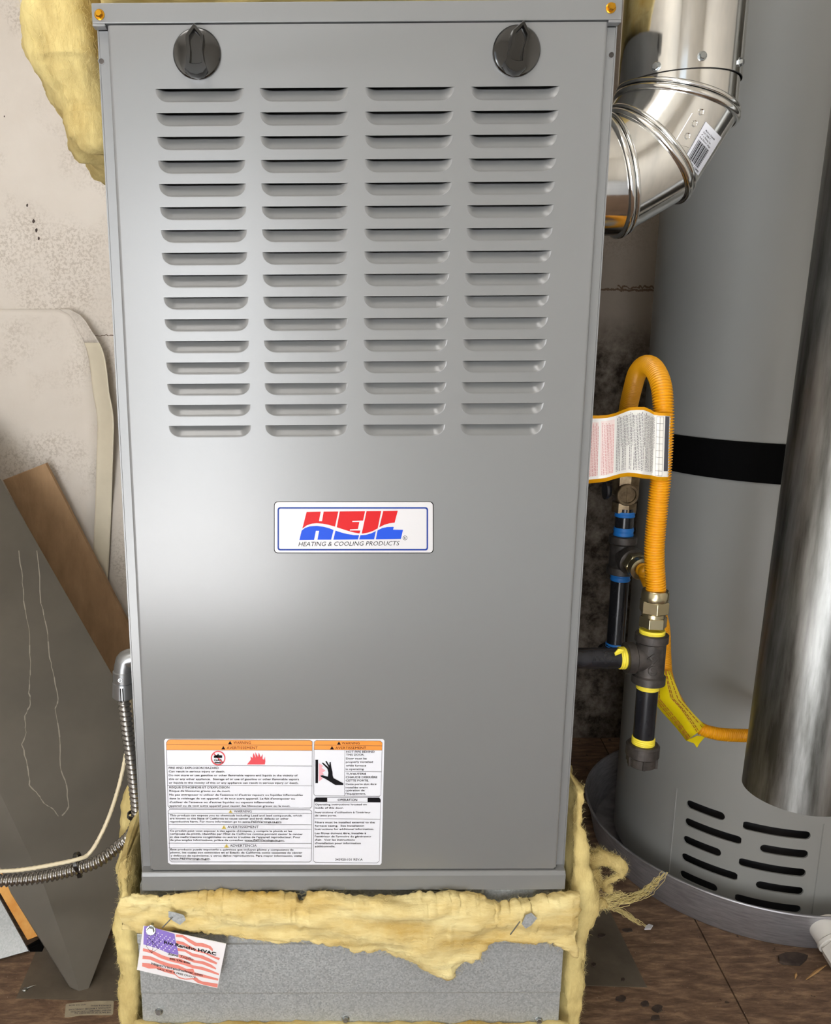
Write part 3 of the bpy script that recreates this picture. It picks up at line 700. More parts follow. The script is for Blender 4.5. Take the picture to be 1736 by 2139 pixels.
# ================================================================== BUSINESS CARD
CY_ = -.0285
bc = lambda d: (lambda zx, zy: at(270+zx/7.548, 1900+zy/7.548, CY_-d))
mb = MB(); mb.prism([bc(0)(*p) for p in [(222,255),(545,330),(900,405),(1529,540),(1390,1242),(120,950)]], (0, .0005, 0))
card = tag(mb.build('business_card', M['card'], None, org=at(370, 2000, CY_)), 'white business card printed with a waving flag, screwed to the galvanised base', 'card')
f1, f2, f3 = bc(.0002), bc(.0004), bc(.0006)
mb = MB()
for P in ([(735,392),(840,400),(960,470),(1060,525),(1160,528),(1280,575),(1318,620),(1315,660),(1250,610),(1140,585),(1040,575),(940,515),(840,440),(735,432)],
          [(740,490),(850,510),(960,575),(1080,640),(1240,690),(1350,740),(1430,765),(1415,800),(1300,750),(1180,690),(1070,665),(950,620),(860,560),(745,540)],
          [(760,605),(880,630),(1000,690),(1140,720),(1260,770),(1390,840),(1375,865),(1250,820),(1120,765),(990,735),(880,665),(765,650)],
          [(775,705),(900,735),(1040,800),(1180,820),(1290,865),(1372,925),(1365,945),(1250,900),(1150,860),(1020,835),(890,785),(780,755)],
          [(218,610),(350,640),(520,720),(640,760),(800,775),(900,820),(1000,880),(1150,905),(1280,950),(1415,1010),(1412,1035),(1270,990),(1140,950),(1000,925),(880,880),(780,850),(640,815),(500,770),(350,690),(215,655)],
          [(212,725),(340,740),(480,800),(620,850),(780,880),(900,935),(1010,935),(1030,990),(1190,1030),(1405,1090),(1400,1120),(1190,1075),(1010,1035),(880,975),(760,930),(620,905),(470,850),(330,790),(208,778)],
          [(205,840),(320,850),(440,890),(560,930),(700,960),(720,1010),(780,1060),(880,1090),(1010,1080),(1060,1070),(1100,1110),(1160,1135),(1395,1170),(1390,1232),(1170,1185),(1080,1155),(1000,1100),(900,1105),(790,1085),(720,1030),(560,985),(420,930),(310,930),(203,895)]): poly2(mb, P, f1)
mb.build('flag_stripe', M['flag_red'], card)
mb = MB(); poly2(mb, [(235,262),(330,262),(520,325),(715,385),(730,500),(775,690),(770,715),(600,680),(460,620),(340,580),(222,548)], f2); mb.build('flag_canton', M['flag_blue'], card)
mb = MB()
for r in range(7):
    for q in range(8):
        x = 270+q*62+(31 if r % 2 else 0)+r*4; y = 300+r*40+q*24+(12 if r % 2 else 0)
        if x < 700+(y-400)*.12 and y < 560+(x-222)*.24: disc2(mb, x, y, 9, f3, 8)
mb.build('flag_star', M['card'], card)
mb = MB(); q = lambda s, x0, x1, y0, y1, cap, b, sh=0: put_text(mb, s, x0, x1, y0, y1, cap, lambda a, c: f3(a, c), b, sh)
q('Rio Rancho HVAC', 550, 1370, 535, 725, 50, .028); q('Steve Trujillo', 612, 1010, 712, 805, 42, .008, .25); q('505-270-4001', 635, 960, 785, 862, 28, .02); q('https://rioranchohvac.com', 350, 1158, 868, 1052, 40, .012); q('CALL FOR A FREE QUOTE', 440, 1050, 945, 1085, 30, .006, .2)
mb.build('card_lettering', M['ink'], card)
mb = MB()
for a in ((415,370,490,490),(490,490,385,545),(305,440,400,545),(400,545,460,612),(460,612,348,685),(348,685,268,575),(268,575,375,495),(300,430,275,570),(370,490,370,620),(370,620,348,685),(415,370,390,500),(480,500,470,600)): line2(mb, *a, 4, f3)
mb.build('line_emblem', M['ink'], card)
sc = at(270+340/7.548, 1900+325/7.548, CY_-.0007)
slot_screw(sc, (0, -1, .3), .0042, M['zinc'], base_t, .2)
mb = MB(); mb.tube([sc+V((0, .001, 0)), V((sc.x, -.0086, sc.z))], .0018, 8); mb.build('screw_shank', M['zinc'], base_t)

# ================================================================== FLUE PIPE
FR = .0530; FY = .062
flue = thing('flue_pipe', 'shiny round flue pipe with segmented elbow entering the furnace side', 'flue pipe', (at(1412, 222, FY).x, FY, 1.0))
j1, j2, j3 = at(1413, 224, FY), at(1365, 322, FY), at(1292, 400, FY)
dirs = [V((0, 0, -1)), V((-sin(radians(30)), 0, -cos(radians(30)))), V((-sin(radians(60)), 0, -cos(radians(60)))), V((-1, 0, 0))]
j2 = j1+dirs[1]*((j2-j1).length*1.10); j3 = j2+dirs[2]*((j3-j2).length*.94)
end = V((FX+.0004, FY, j3.z))
def miter(c, d, nrm, R, n=64):
    e1 = V((0, 1, 0)); e2 = d.cross(e1).normalized(); out = []
    for k in range(n):
        p = c+e1*(R*cos(2*pi*k/n))+e2*(R*sin(2*pi*k/n)); p += d*(-(p-c).dot(nrm)/d.dot(nrm)); out.append(p)
    return out
nj = [(dirs[i]+dirs[i+1]).normalized() for i in range(3)]
topc = V((j1.x, FY, 1.85)); seamz = at(1440, 141, FY-FR).z
g0 = V((j1.x, FY, seamz))
mb = MB(); mb.loft([miter(topc, dirs[0], dirs[0], FR*1.012), miter(g0, dirs[0], dirs[0], FR*1.012)], True, False)
mb.loft([miter(topc, dirs[0], dirs[0], FR*.99), miter(g0, dirs[0], dirs[0], FR*.99)], True, False)
pp = mb.build('straight_pipe', M['chrome'], flue, True)
gore = []
for i, (a, na, b, nb, d, Rm) in enumerate(((g0+V((0, 0, .02)), dirs[0], j1, nj[0], dirs[0], .985), (j1, nj[0], j2, nj[1], dirs[1], 1.0), (j2, nj[1], j3, nj[2], dirs[2], .99), (j3, nj[2], end, dirs[3], dirs[3], 1.0))):
    mb = MB(); mb.loft([miter(a, d, na, FR*Rm), miter(a.lerp(b, .5), d, (na+nb).normalized(), FR*Rm), miter(b, d, nb, FR*Rm)], True, False); gore.append(mb.build('elbow_segment', M['chrome'], flue, True))
for i, (c, nn) in enumerate(((j1, nj[0]), (j2, nj[1]), (j3, nj[2]))):
    for off, rr in ((.0018, .0027), (-.0042, .0017)):
        d = dirs[i] if off < 0 else dirs[i+1]
        pts = miter(c+d*off, d, nn, FR+.0004); pts = pts+[pts[0]]
        mb = MB(); n = len(pts)-1; rws = []
        for k in range(n):
            p = pts[k]; rad = (p-(c+d*off)).normalized(); tn = (pts[(k+1) % n]-pts[k-1]).normalized(); ax = rad.cross(tn)
            rws.append([p+rad*(rr*cos(2*pi*j/8))+ax*(rr*1.25*sin(2*pi*j/8)) for j in range(8)])
        rws.append(rws[0]); mb.loft(rws, True, False); mb.build('swivel_bead', M['chrome'], flue, True, sharp=180)
# crimped edge + screws + rivet dimples
mb = MB(); mb.loft([miter(g0, dirs[0], dirs[0], FR*1.014), miter(g0-V((0, 0, .0005)), dirs[0], dirs[0], FR*1.004)], True, False); mb.build('joint_edge', M['dark'], flue, True)
for px, py in ((1467, 117), (1546, 130), (1371, 139)):
    q = None
    d = ray(px, py); ox, oy = CAM.x-j1.x, CAM.y-FY; a = d.x**2+d.y**2; b = 2*(ox*d.x+oy*d.y); cc = ox*ox+oy*oy-(FR*1.012)**2; ds = b*b-4*a*cc
    t_ = (-b-sqrt(max(0, ds)))/(2*a); p = CAM+d*t_; nn = V((p.x-j1.x, p.y-FY, 0)).normalized(); p = V((j1.x, FY, p.z))+nn*FR*1.012
    slot_screw(p, nn, .0033, M['zinc'], flue, 1.1)
# sticker, rivets and seam on segment 2, laid on its cylinder
d1 = dirs[1]
def gore_hit(px, py, lift=.0):
    d = ray(px, py); o = CAM-j1; R_ = FR+lift
    dp = d-d1*d.dot(d1); op = o-d1*o.dot(d1); a_ = dp.dot(dp); b_ = 2*dp.dot(op); c_ = op.dot(op)-R_*R_
    ds = b_*b_-4*a_*c_
    t_ = (-b_-sqrt(max(0, ds)))/(2*a_); return CAM+d*t_
for px, py in ((1465, 234), (1451, 258), (1436, 284)):
    mb = MB(); c = gore_hit(px, py); q = c-j1; nn = (q-d1*q.dot(d1)).normalized(); mb.ring(c-nn*.0004, nn, [(0, .0032), (.0008, .0030), (.0010, .0024), (.0004, .0016)], 18); mb.build('rivet', M['chrome'], flue, True)
mb = MB()
P = [(1430, 240), (1476, 222), (1420, 345), (1383, 342)]
rws = []
for k in range(13):
    q = k/12; a_ = (1447-38*q, 236+64*q); b_ = (1478-38*q, 242+66*q)
    rws.append([gore_hit(*a_, .0001), gore_hit(*a_, .0007), gore_hit(*b_, .0007), gore_hit(*b_, .0001)])
mb.loft(rws); mb.build('lap_seam', M['chrome'], flue, False)
def sg(lift): return lambda zx, zy: gore_hit(1420+zx/15.28, 230+zy/15.28, lift)
def bil(c4, u, v): return tuple((c4[0][i]*(1-u)+c4[1][i]*u)*(1-v)+(c4[3][i]*(1-u)+c4[2][i]*u)*v for i in (0, 1))
S4 = [(835, 365), (1335, 880), (590, 2090), (150, 1560)]      # sticker corners, (u across, v down the pipe)
def spatch(mb, u0, u1, v0, v1, lift, n=8):
    f_ = sg(lift); mb.loft([[f_(*bil(S4, u0+(u1-u0)*k/n, v0+(v1-v0)*j/4)) for k in range(n+1)] for j in range(5)], False, False)
mb = MB(); spatch(mb, 0, 1, 0, 1, .0004); stk = mb.build('barcode_sticker', M['white'], flue, True)
mb = MB(); u = .12
for wd in (.02, .012, .03, .05, .016, .05, .018, .03, .05, .016, .03, .02, .04, .02):
    spatch(mb, u, u+wd, .42, .90, .0007, 2); u += wd+.022
gm = lambda zx, zy: sg(.0007)(*bil(S4, zx, zy))
for t_, a_, b_, v_ in (('Made in Canada', .2, .78, .165), ('GV1288-C', .14, .62, .235), ('4" x 90deg Gv', .12, .72, .305), ('Adj Elbow 26ga', .10, .80, .375), ('0 63467 12880', .10, .92, .965)): put_text(mb, t_, a_, b_, v_, v_, .042, gm, .012)
mb.build('sticker_print', M['ink'], stk, False, fixn=False)

# ================================================================== COMBUSTION AIR DUCT (hanging pipe in front of the heater)
B = V((.475, .034, .32)); ax = V((.0347, .0245, 1)).normalized(); R = .0502
mb = MB(); mb.ring(B, ax, [(0, R), (1.9, R)], 72, False); mb.ring(B, ax, [(0, R-.0008), (1.9, R-.0008)], 72, False); mb.ring(B, ax, [(0, R-.0008), (0, R)], 72, False)
e1 = ax.orthogonal().normalized(); e2 = ax.cross(e1)
duct = tag(mb.build('hanging_duct', M['galv_dull'], None, True, org=B), 'weathered galvanised round duct hanging open-ended in front of the water heater', 'duct')

# ================================================================== WATER HEATER
wh = thing('water_heater', 'tall grey cylindrical water heater with slotted base standing in a drain pan', 'water heater', (TX, TY, .006))
cyl = lambda th, z, R=TR: V((TX+R*cos(th), TY+R*sin(th), z))
ZS = .166
mb = MB(); n = 120
mb.loft([[cyl(2*pi*k/n, z) for k in range(n)] for z in (.1655, .8, 1.45)], True, False)
mb.loft([[cyl(2*pi*k/n, 1.45+.012*sin(a), TR-.012*(1-cos(a))) for k in range(n)] for a in (0, .5, 1, 1.57)]+[[cyl(2*pi*k/n, 1.462, .01) for k in range(n)]], True, False)
mb.build('tank_jacket', M['tank'], wh, True)
# skirt with slots ------------------------------------------------------
mb = MB(); thL0, thL1, thR0, thR1 = radians(-143.6), radians(-120.6), radians(-120.6), radians(-95.5)
sh = .0061
def cells(th0, th1, z0, z1, zc=None, a=None, b=None):
    ths = [th0+(th1-th0)*k/16 for k in range(17)]
    if zc is not None:
        r = sh/TR; ths += [a-r*cos(q) for q in [k*pi/12 for k in range(7)]]+[b+r*cos(q) for q in [k*pi/12 for k in range(7)]]
    ths = sorted(set(round(q, 6) for q in ths))
    def g(q):
        if zc is None: return 0
        if q < a: u = (a-q)*TR/sh; return sh*sqrt(1-u*u) if u < 1 else 0
        if q > b: u = (q-b)*TR/sh; return sh*sqrt(1-u*u) if u < 1 else 0
        return sh
    for p, q in zip(ths[:-1], ths[1:]):
        if zc is None: mb.add([cyl(p, z0), cyl(q, z0), cyl(q, z1), cyl(p, z1)], [(0, 1, 2, 3)]); continue
        mb.add([cyl(p, z0), cyl(q, z0), cyl(q, zc-g(q)), cyl(p, zc-g(p))], [(0, 1, 2, 3)])
        mb.add([cyl(p, zc+g(p)), cyl(q, zc+g(q)), cyl(q, z1), cyl(p, z1)], [(0, 1, 2, 3)])
        if g(p) or g(q):
            Ri = TR-.0025
            for s in (1, -1): mb.add([cyl(p, zc+s*g(p)), cyl(q, zc+s*g(q)), cyl(q, zc+s*g(q), Ri), cyl(p, zc+s*g(p), Ri)], [(0, 1, 2, 3)])
dz = .0279
for i in range(5):
    zc = .1502-i*dz; zt = ZS if i == 0 else zc+dz/2; zb = .012 if i == 4 else zc-dz/2
    cells(thL0, thL1, zb, zt, zc, radians(-140.75), radians(-129.1 if i % 2 == 0 else -122.1))
    cells(thR0, thR1, zb, zt, zc-.0035, radians(-119.2 if i % 2 == 0 else -112), radians(-98.4))
th = thR1
for k in range(88):
    a = thR1+(2*pi+thL0-thR1)*k/88; b = thR1+(2*pi+thL0-thR1)*(k+1)/88; mb.add([cyl(a, .012), cyl(b, .012), cyl(b, ZS), cyl(a, ZS)], [(0, 1, 2, 3)])
sk = mb.build('slotted_skirt', M['tank'], wh, True, fixn=False)
bm = bmesh.new(); bm.from_mesh(sk.data); bmesh.ops.remove_doubles(bm, verts=bm.verts, dist=1e-5); bm.to_mesh(sk.data); bm.free()
for p in sk.data.polygons: p.use_smooth = True
sk.data.set_sharp_from_angle(angle=radians(40))
mb = MB(); mb.loft([[cyl(2*pi*k/64, z, .168) for k in range(64)] for z in (.006, .30)], True, True); mb.build('burner_chamber', mat('burner_chamber_steel', srgb(66, 66, 70), .5, .4), wh, True)
for th_ in (-147.4, -92.2):
    t0 = radians(th_); mb = MB(); mb.loft([[cyl(t0-.006, z, TR-.0002), cyl(t0-.002, z, TR+.0012), cyl(t0+.002, z, TR+.0012), cyl(t0+.006, z, TR-.0002)] for z in (.03, .165)], True, True)
    mb.build('skirt_seam', M['tank'], wh, False)
# seismic strap
mb = MB(); Rs = TR+.0012
zt_, zb_ = .668, .6175
pts = [V((.20, .778, 0))]
a_t = radians(-193)
for k in range(60): th = a_t+(radians(-20)-a_t)*k/59; pts.append(V((TX+Rs*cos(th), TY+Rs*sin(th), 0)))
rws = []
for i, p in enumerate(pts):
    a = pts[max(0, i-1)]; b = pts[min(len(pts)-1, i+1)]; t_ = (b-a).normalized(); nn = V((-t_.y, t_.x, 0)); nn = nn if nn.dot(V((TX, TY, 0))-p) < 0 else -nn
    up_ = .028 if i == 0 else 0
    rws.append([p+V((0, 0, zb_+up_)), p+V((0, 0, zt_+up_)), p+nn*.0012+V((0, 0, zt_+up_)), p+nn*.0012+V((0, 0, zb_+up_))])
mb.loft(rws); tag(mb.build('seismic_strap', M['strap'], None, org=(TX, TY-TR, .64)), 'black flat strap tied around the grey water heater to the wall', 'strap')
# drain pan
pan = thing('drain_pan', 'round aluminium drain pan with rolled rim under the water heater', 'drain pan', (TX, TY, 0))
mb = MB(); n = 140; RR = [(.0, .001), (.224, .001), (.226, .003), (.2385, .0575), (.2405, .0602), (.2430, .0605), (.2438, .0590), (.2425, .0572), (.2402, .0570), (.2275, .002), (.2255, 0), (.0, 0)]
mb.loft([[V((TX+r*cos(2*pi*k/n), TY+r*sin(2*pi*k/n), z+.0002)) for k in range(n)] for r, z in [(max(r, .002), z) for r, z in RR]], True, True)
mb.build('pan_body', M['pan'], pan, True)
# pvc drain fitting on the pan
fa = radians(-92); fd = V((cos(fa), sin(fa), 0)); fc = V((TX, TY, .03))+fd*.226
fc = atz(1728, 1946, .036); fd = V((.10, -.93, -.36)).normalized()
pvc = thing('drain_fitting', 'white plastic drain adapter with octagonal plug screwed into the pan rim', 'pipe fitting', fc)
mb = MB(); mb.ring(fc-fd*.012, fd, [(0, .0195), (.024, .0195), (.025, .0210), (.029, .0210), (.029, .0185), (.033, .0185)], 40); mb.build('threaded_body', M['pvc'], pvc, True)
mb = MB(); mb.ring(fc+fd*.020, fd, [(0, .0195), (.001, .0208), (.020, .0208), (.0215, .019)], 8); mb.build('octagonal_plug', M['pvc'], pvc)

# ================================================================== GAS LINE OF THE FURNACE
GY = .03
tee = at(1358, 1374, GY)
gas = thing('black_iron_gas_pipe', 'black iron gas pipe with tee and capped drip leg at the furnace side', 'gas pipe', (tee.x, GY, at(1348, 1600, GY).z))
zof = lambda px, py, y=GY: at(px, py, y).z
gx = tee.x; UPV = V((0, 0, 1))
zt1 = zof(1358, 1322); zb1 = zof(1350, 1426)
mb = MB()
mb.ring(V((gx, GY, zb1)), UPV, [(0, .0150), (.0006, .0166), (.0085, .0166), (.0100, .0146), (zt1-zb1-.010, .0146), (zt1-zb1-.0085, .0164), (zt1-zb1-.001, .0164), (zt1-zb1, .0150)], 40)
mb.ring(tee+V((-.026, 0, 0)), (1, 0, 0), [(0, .0150), (.0006, .0163), (.0085, .0163), (.0100, .0142), (.026, .0142)], 40)
tb = mb.build('tee_fitting', M['cast'], gas, True)
tf_ = lambda px, py: at(px, py, GY-.0150)
mb = MB()
def bar3(mb, a, b, y, wd=.0007, h=.0006):
    A_, B_ = at(*a, y), at(*b, y); d = (B_-A_).normalized(); s_ = d.cross(V((0, 1, 0))).normalized()*wd/2
    mb.prism([A_+s_, B_+s_, B_-s_, A_-s_], (0, -h, 0))
yy = GY-.0144
Q = [(1366, 1366), (1376, 1377), (1365, 1388), (1352, 1377)]
for a, b in zip(Q, Q[1:]+Q[:1]): bar3(mb, a, b, yy)
Q = [(1364+10*cos(2*pi*k/16), 1402+10*sin(2*pi*k/16)) for k in range(16)]
for a, b in zip(Q, Q[1:]+Q[:1]): bar3(mb, a, b, yy)
mq = lambda zx, zy: at(zx, zy, yy-.0005)
put_text(mb, 'S', 1361, 1368, 1382, 1382, 9, mq, .02); put_text(mb, 'S', 1359, 1369, 1408, 1408, 12, mq, .02)
mb.build('cast_mark', M['cast'], tb)
nx0 = FX+.0003
mb = MB(); mb.ring(V((nx0, GY, tee.z)), (1, 0, 0), [(0, .0107), (tee.x-.018-nx0, .0107)], 32); mb.build('nipple', M['black_pipe'], gas, True)
zc0, zc1 = zof(1347, 1598), zof(1350, 1552)
mb = MB(); mb.ring(V((gx, GY, zc0+.01)), UPV, [(0, .0107), (zb1-zc0-.006, .0107)], 32); mb.build('drip_leg', M['black_pipe'], gas, True)
mb = MB(); mb.ring(V((gx, GY, zc0)), UPV, [(0, .0125), (.0015, .0145), (.011, .0152), (.0125, .0168), (zc1-zc0-.002, .0168), (zc1-zc0, .0150)], 36)
for k in range(6):
    a = 2*pi*k/6+.3; c = V((gx+.0152*cos(a), GY+.0152*sin(a), zc0+.0015)); mb.box(c-V((.0012, .0012, 0)), c+V((.0012, .0012, .011)))
mb.build('pipe_cap', M['cast'], gas, True)
def tape(c, d, L, r, m_, parent, turns=3, name='thread_tape'):
    mb = MB(); pr = []
    for k in range(turns*4+1): pr.append((L*k/(turns*4), r+(.0006 if k % 4 in (1, 2) else 0)))
    mb.ring(c, d, pr, 28); return mb.build(name, m_, parent, True, sharp=60)
tape(V((gx, GY, zb1-.0065)), UPV, .007, .0110, M['yellow_tape'], gas); tape(V((gx, GY, zc1-.001)), UPV, .0085, .0111, M['yellow_tape'], gas, 4)
tape(tee+V((-.0325, 0, 0)), (1, 0, 0), .0068, .0111, M['yellow_tape'], gas, 3); tape(V((gx, GY, zt1-.0015)), UPV, .0055, .0122, M['yellow_tape'], gas, 2)
c = tee+V((-.034, -.0095, .0085)); mb = MB(); mb.prism([c, c+V((-.006, -.001, -.002)), c+V((-.007, -.0015, .001)), c+V((-.003, 0, .005)), c+V((.003, 0, .004))], (0, .0012, 0)); mb.build('loose_tape_end', M['yellow_tape'], gas)

# ---- corrugated yellow connector to the furnace
def corr(ctrl, r, amp, pitch, name, parent, m_, n=20, per=6, helix=False):
    pts = spline(ctrl, pitch/per); mb = MB()
    rf = (lambda s_, th: r+amp*sin(2*pi*(s_/pitch+(th/(2*pi) if helix else 0)))) if True else None
    mb.tube(pts, r, n, True, rf); return mb.build(name, m_, parent, True, sharp=180), pts
zn = zof(1360, 1232)
hose = thing('gas_connector_hose', 'thick yellow corrugated gas hose looping up from the iron tee', 'gas hose', (gx, GY, zt1))
hp = [V((gx+.0006, GY, zn-.002)), at(1367, 1150, GY), at(1374, 1060, GY), at(1380, 1000, GY), at(1385, 920, GY), at(1386, 860, GY+.002), at(1381, 805, GY+.012), at(1366, 770, GY+.035), at(1348, 762, GY+.06), at(1332, 778, GY+.085), at(1322, 810, GY+.105), at(1313, 850, GY+.125), at(1306, 900, GY+.15), at(1302, 950, GY+.168), at(1300, 985, GY+.175)]
corr(hp, .0089, .0011, .0027, 'corrugated_tube', hose, M['hose'])
def hexnut(c, d, L, r, name, parent, m_, rot=0):
    mb = MB(); d = V(d).normalized(); e1 = d.orthogonal().normalized(); e2 = d.cross(e1); rws = []
    for t_, k in ((0, .92), (L*.1, 1), (L*.9, 1), (L, .92)):
        rws.append([c+d*t_+e1*(r*k*cos(2*pi*j/6+rot))+e2*(r*k*sin(2*pi*j/6+rot)) for j in range(6)])
    mb.loft(rws); return bevel(mb.build(name, m_, parent), .0004)
cN = V((gx, GY, 0))
z_a, z_b, z_c, z_d = zof(1360, 1308), zof(1360, 1285), zof(1360, 1279), zof(1360, 1252)
hexnut(V((gx, GY, z_a-.001)), UPV, z_b-z_a, .0138, 'flare_nut', hose, M['nickel'], .15)
mb = MB(); mb.ring(V((gx, GY, z_b-.002)), UPV, [(0, .0115), (z_c-z_b+.003, .0115)], 28); mb.build('flare_stub', M['nickel'], hose, True)
hexnut(V((gx, GY, z_c-.0005)), UPV, z_d-z_c, .0146, 'coupling_nut', hose, M['nickel'], .62)
mb = MB(); mb.ring(V((gx, GY, z_d-.001)), UPV, [(0, .0128), (.002, .0134), (zn-z_d-.001, .0134), (zn-z_d+.001, .0122), (zn-z_d+.001, .0095)], 36); mb.build('collar', M['nickel'], hose, True)
# hang tag wrapped on the hose
cols_ = []
TG = [(1404,864,1003,.040),(1403,863,1003,.026),(1398,863,1004,.0205),(1388,862,1004,.0185),(1376,862,1003,.019),(1366,860,1001,.021),(1358,855,1000,.026),(1346,850,999,.032),(1330,850,996,.036),(1315,851,995,.040),(1300,857,997,.046),(1285,863,1001,.052),(1268,867,1006,.056),(1250,868,1008,.058),(1232,868,1010,.058),(1216,867,1012,.056)]
def tagpt(u, v, lift=0):
    i = min(int(u*(len(TG)-1)), len(TG)-2); q = u*(len(TG)-1)-i; a = TG[i]; b = TG[i+1]
    px, tp, bt, y = [a[k]+(b[k]-a[k])*q for k in range(4)]
    sl = 10*v*(1-u*.3)
    return at(px-sl*.45, tp+(bt-tp)*v, y-lift)
def tagpatch(mb, u0, u1, v0, v1, lift, n=None):
    n = n or max(1, int((u1-u0)*60)); mb.loft([[tagpt(u0+(u1-u0)*k/n, v, lift) for k in range(n+1)] for v in (v0, (v0+v1)/2, v1)], False, False)
mb = MB(); n = 60; mb.loft([[tagpt(k/n, v, 0) for k in range(n+1)] for v in (0, .25, .5, .75, 1)], False, False)
tg = plab(mb.build('hang_tag', M['hose'], hose, True, sharp=180), 'white and yellow printed hang tag wrapped around the hose')
md = tg.modifiers.new('t', 'SOLIDIFY'); md.thickness = .0006; md.offset = 0
mb = MB(); tagpatch(mb, .03, .995, .045, .945, .0010); mb.build('tag_face', M['tagwhite'], tg, True, sharp=180)
mb = MB(); tagpatch(mb, .735, .845, .09, .90, .0014); tagpatch(mb, .862, .988, .10, .90, .0014); mb.build('tag_pink_panel', M['tagpink'], tg, True, sharp=180)
mb = MB(); tagpatch(mb, .125, .185, .05, .86, .0014); mb.build('tag_dark_band', M['tagdark'], tg, True, sharp=180)
mb = MB(); u = .315
while u < .715:
    v = .07+random.random()*.05
    end_ = .9 if random.random() < .7 else .55
    while v < end_:
        L_ = random.uniform(.012, .05); tagpatch(mb, u, u+.0045, v, min(end_, v+L_), .0016, 1); v += L_+random.uniform(.006, .012)
    u += .0135
for u in (.205, .245, .29): tagpatch(mb, u, u+.0025, .06, .93, .0016, 1)
for v in (.06, .16, .26, .36, .46, .56, .66, .76, .86, .93): tagpatch(mb, .205, .292, v, v+.004, .0016)
mb.build('tag_print', M['ink_grey'], tg, False, fixn=False)
mb = MB(); u = .74
while u < .98:
    v = .11+random.random()*.06
    while v < .9:
        L_ = random.uniform(.012, .05); tagpatch(mb, u, u+.004, v, min(.9, v+L_), .0018, 1); v += L_+random.uniform(.006, .012)
    u += .0125 if not .825 < u < .845 else .035
mb.build('tag_red_print', mat('tag_red_ink', srgb(196, 120, 120), .5), tg, False, fixn=False)

# ---- supply pipe behind, with shut-off valve
SY = .205
S_ = lambda px, py: at(px, py, SY)
sxx = S_(1299, 1160).x
sup = thing('gas_supply_pipe', 'black gas supply riser with blue tape and brass shut-off valve behind the yellow hose', 'gas pipe', V((sxx, SY, S_(1303, 1360).z)))
zz = lambda py: S_(1300, py).z
mb = MB(); mb.ring(V((sxx, SY, zz(1348))), UPV, [(0, .0107), (zz(1205)-zz(1348), .0107)], 28); mb.build('riser', M['black_pipe'], sup, True)
mb = MB(); mb.ring(V((sxx, SY, zz(1198))), UPV, [(0, .0150), (.001, .0168), (.009, .0168), (.011, .0145), (zz(1118)-zz(1198)-.011, .0145), (zz(1118)-zz(1198)-.009, .0164), (zz(1118)-zz(1198)-.001, .0164), (zz(1118)-zz(1198), .0150)], 32)
tc_ = S_(1301, 1158); bd = V((.16, -.96, -.16)).normalized()
mb.ring(tc_, bd, [(0, .0143), (.014, .0143), (.0155, .0165), (.0235, .0165), (.0245, .015)], 32); mb.build('tee_fitting', M['cast'], sup, True)
mb = MB(); mb.ring(V((sxx, SY, zz(1118)-.002)), UPV, [(0, .0107), (zz(1065)-zz(1118)+.004, .0107)], 28); mb.build('nipple', M['black_pipe'], sup, True)
for a, b in ((1212, 1196), (1120, 1101), (1079, 1068), (1350, 1342)): tape(V((sxx, SY, zz(a))), UPV, zz(b)-zz(a), .0113, M['blue_tape'], sup, 2, 'blue_tape')
vc = S_(1301, 1030)
mb = MB(); mb.ring(V((sxx, SY+.004, zz(1070))), UPV, [(0, .0150), (.012, .0150), (.013, .0105), (.018, .0105), (.022, .0165), (.046, .0165), (.050, .0105), (.058, .0140), (.075, .0140)], 8); mb.build('valve_body', M['bronze'], sup)
mb = MB(); mb.ring(V((vc.x+.001, SY-.008, vc.z)), (0, -1, 0), [(0, .0130), (.006, .0130), (.0068, .0122), (.0068, .0098), (.0045, .0094)], 32); vf = mb.build('valve_face', M['bronze'], sup, True)
mb = MB(); c = V((vc.x+.001, SY-.0125, vc.z)); mb.prism([c+V((x, 0, z)) for x, z in ((-.0012, -.0088), (.007, -.0052), (.0086, 0), (.007, .0052), (-.0012, .0088))], (0, -.0016, 0)); mb.build('valve_key', M['bronze'], vf)
mb = MB(); mb.ring(V((vc.x-.016, SY, vc.z+.003)), (-1, 0, 0), [(0, .008), (.003, .0105), (.006, .0105)], 20); mb.build('side_port', M['black_pipe'], sup, True)
el = [V((sxx, SY, zz(1345))), V((sxx, SY+.002, zz(1358))), V((sxx, SY+.016, zz(1376))), V((sxx, SY+.03, zz(1378)))]
mb = MB(); mb.tube(spline(el, .006), .0118, 20); mb.build('elbow_to_wall', M['black_pipe'], sup, True)
# ---- hose to the water heater
hb0 = tc_+bd*.0245
h2 = thing('heater_gas_hose', 'slim yellow corrugated gas hose running to the water heater with a yellow warning tag', 'gas hose', hb0)
hexnut(hb0-bd*.001, bd, .011, .0148, 'flare_nut', h2, M['nickel'], .3)
mb = MB(); mb.ring(hb0+bd*.009, bd, [(0, .0125), (.004, .0135), (.010, .0135), (.011, .0105)], 28); mb.build('collar', M['nickel'], h2, True)
hp2 = [hb0+bd*.018, hb0+bd*.026, at(1356, 1218, .175), at(1372, 1260, .18), at(1385, 1310, .19), at(1388, 1370, .195), at(1392, 1410, .195), at(1406, 1450, .19), at(1432, 1492, .18), at(1462, 1521, .17), at(1500, 1533, .165), at(1540, 1536, .165), at(1585, 1536, .17), at(1630, 1532, .185), at(1665, 1528, .225)]
corr(hp2, .0072, .0010, .0025, 'corrugated_tube', h2, M['hose'], 16)
K = lambda px, py, y: at(px, py, y)
tagm = MB()
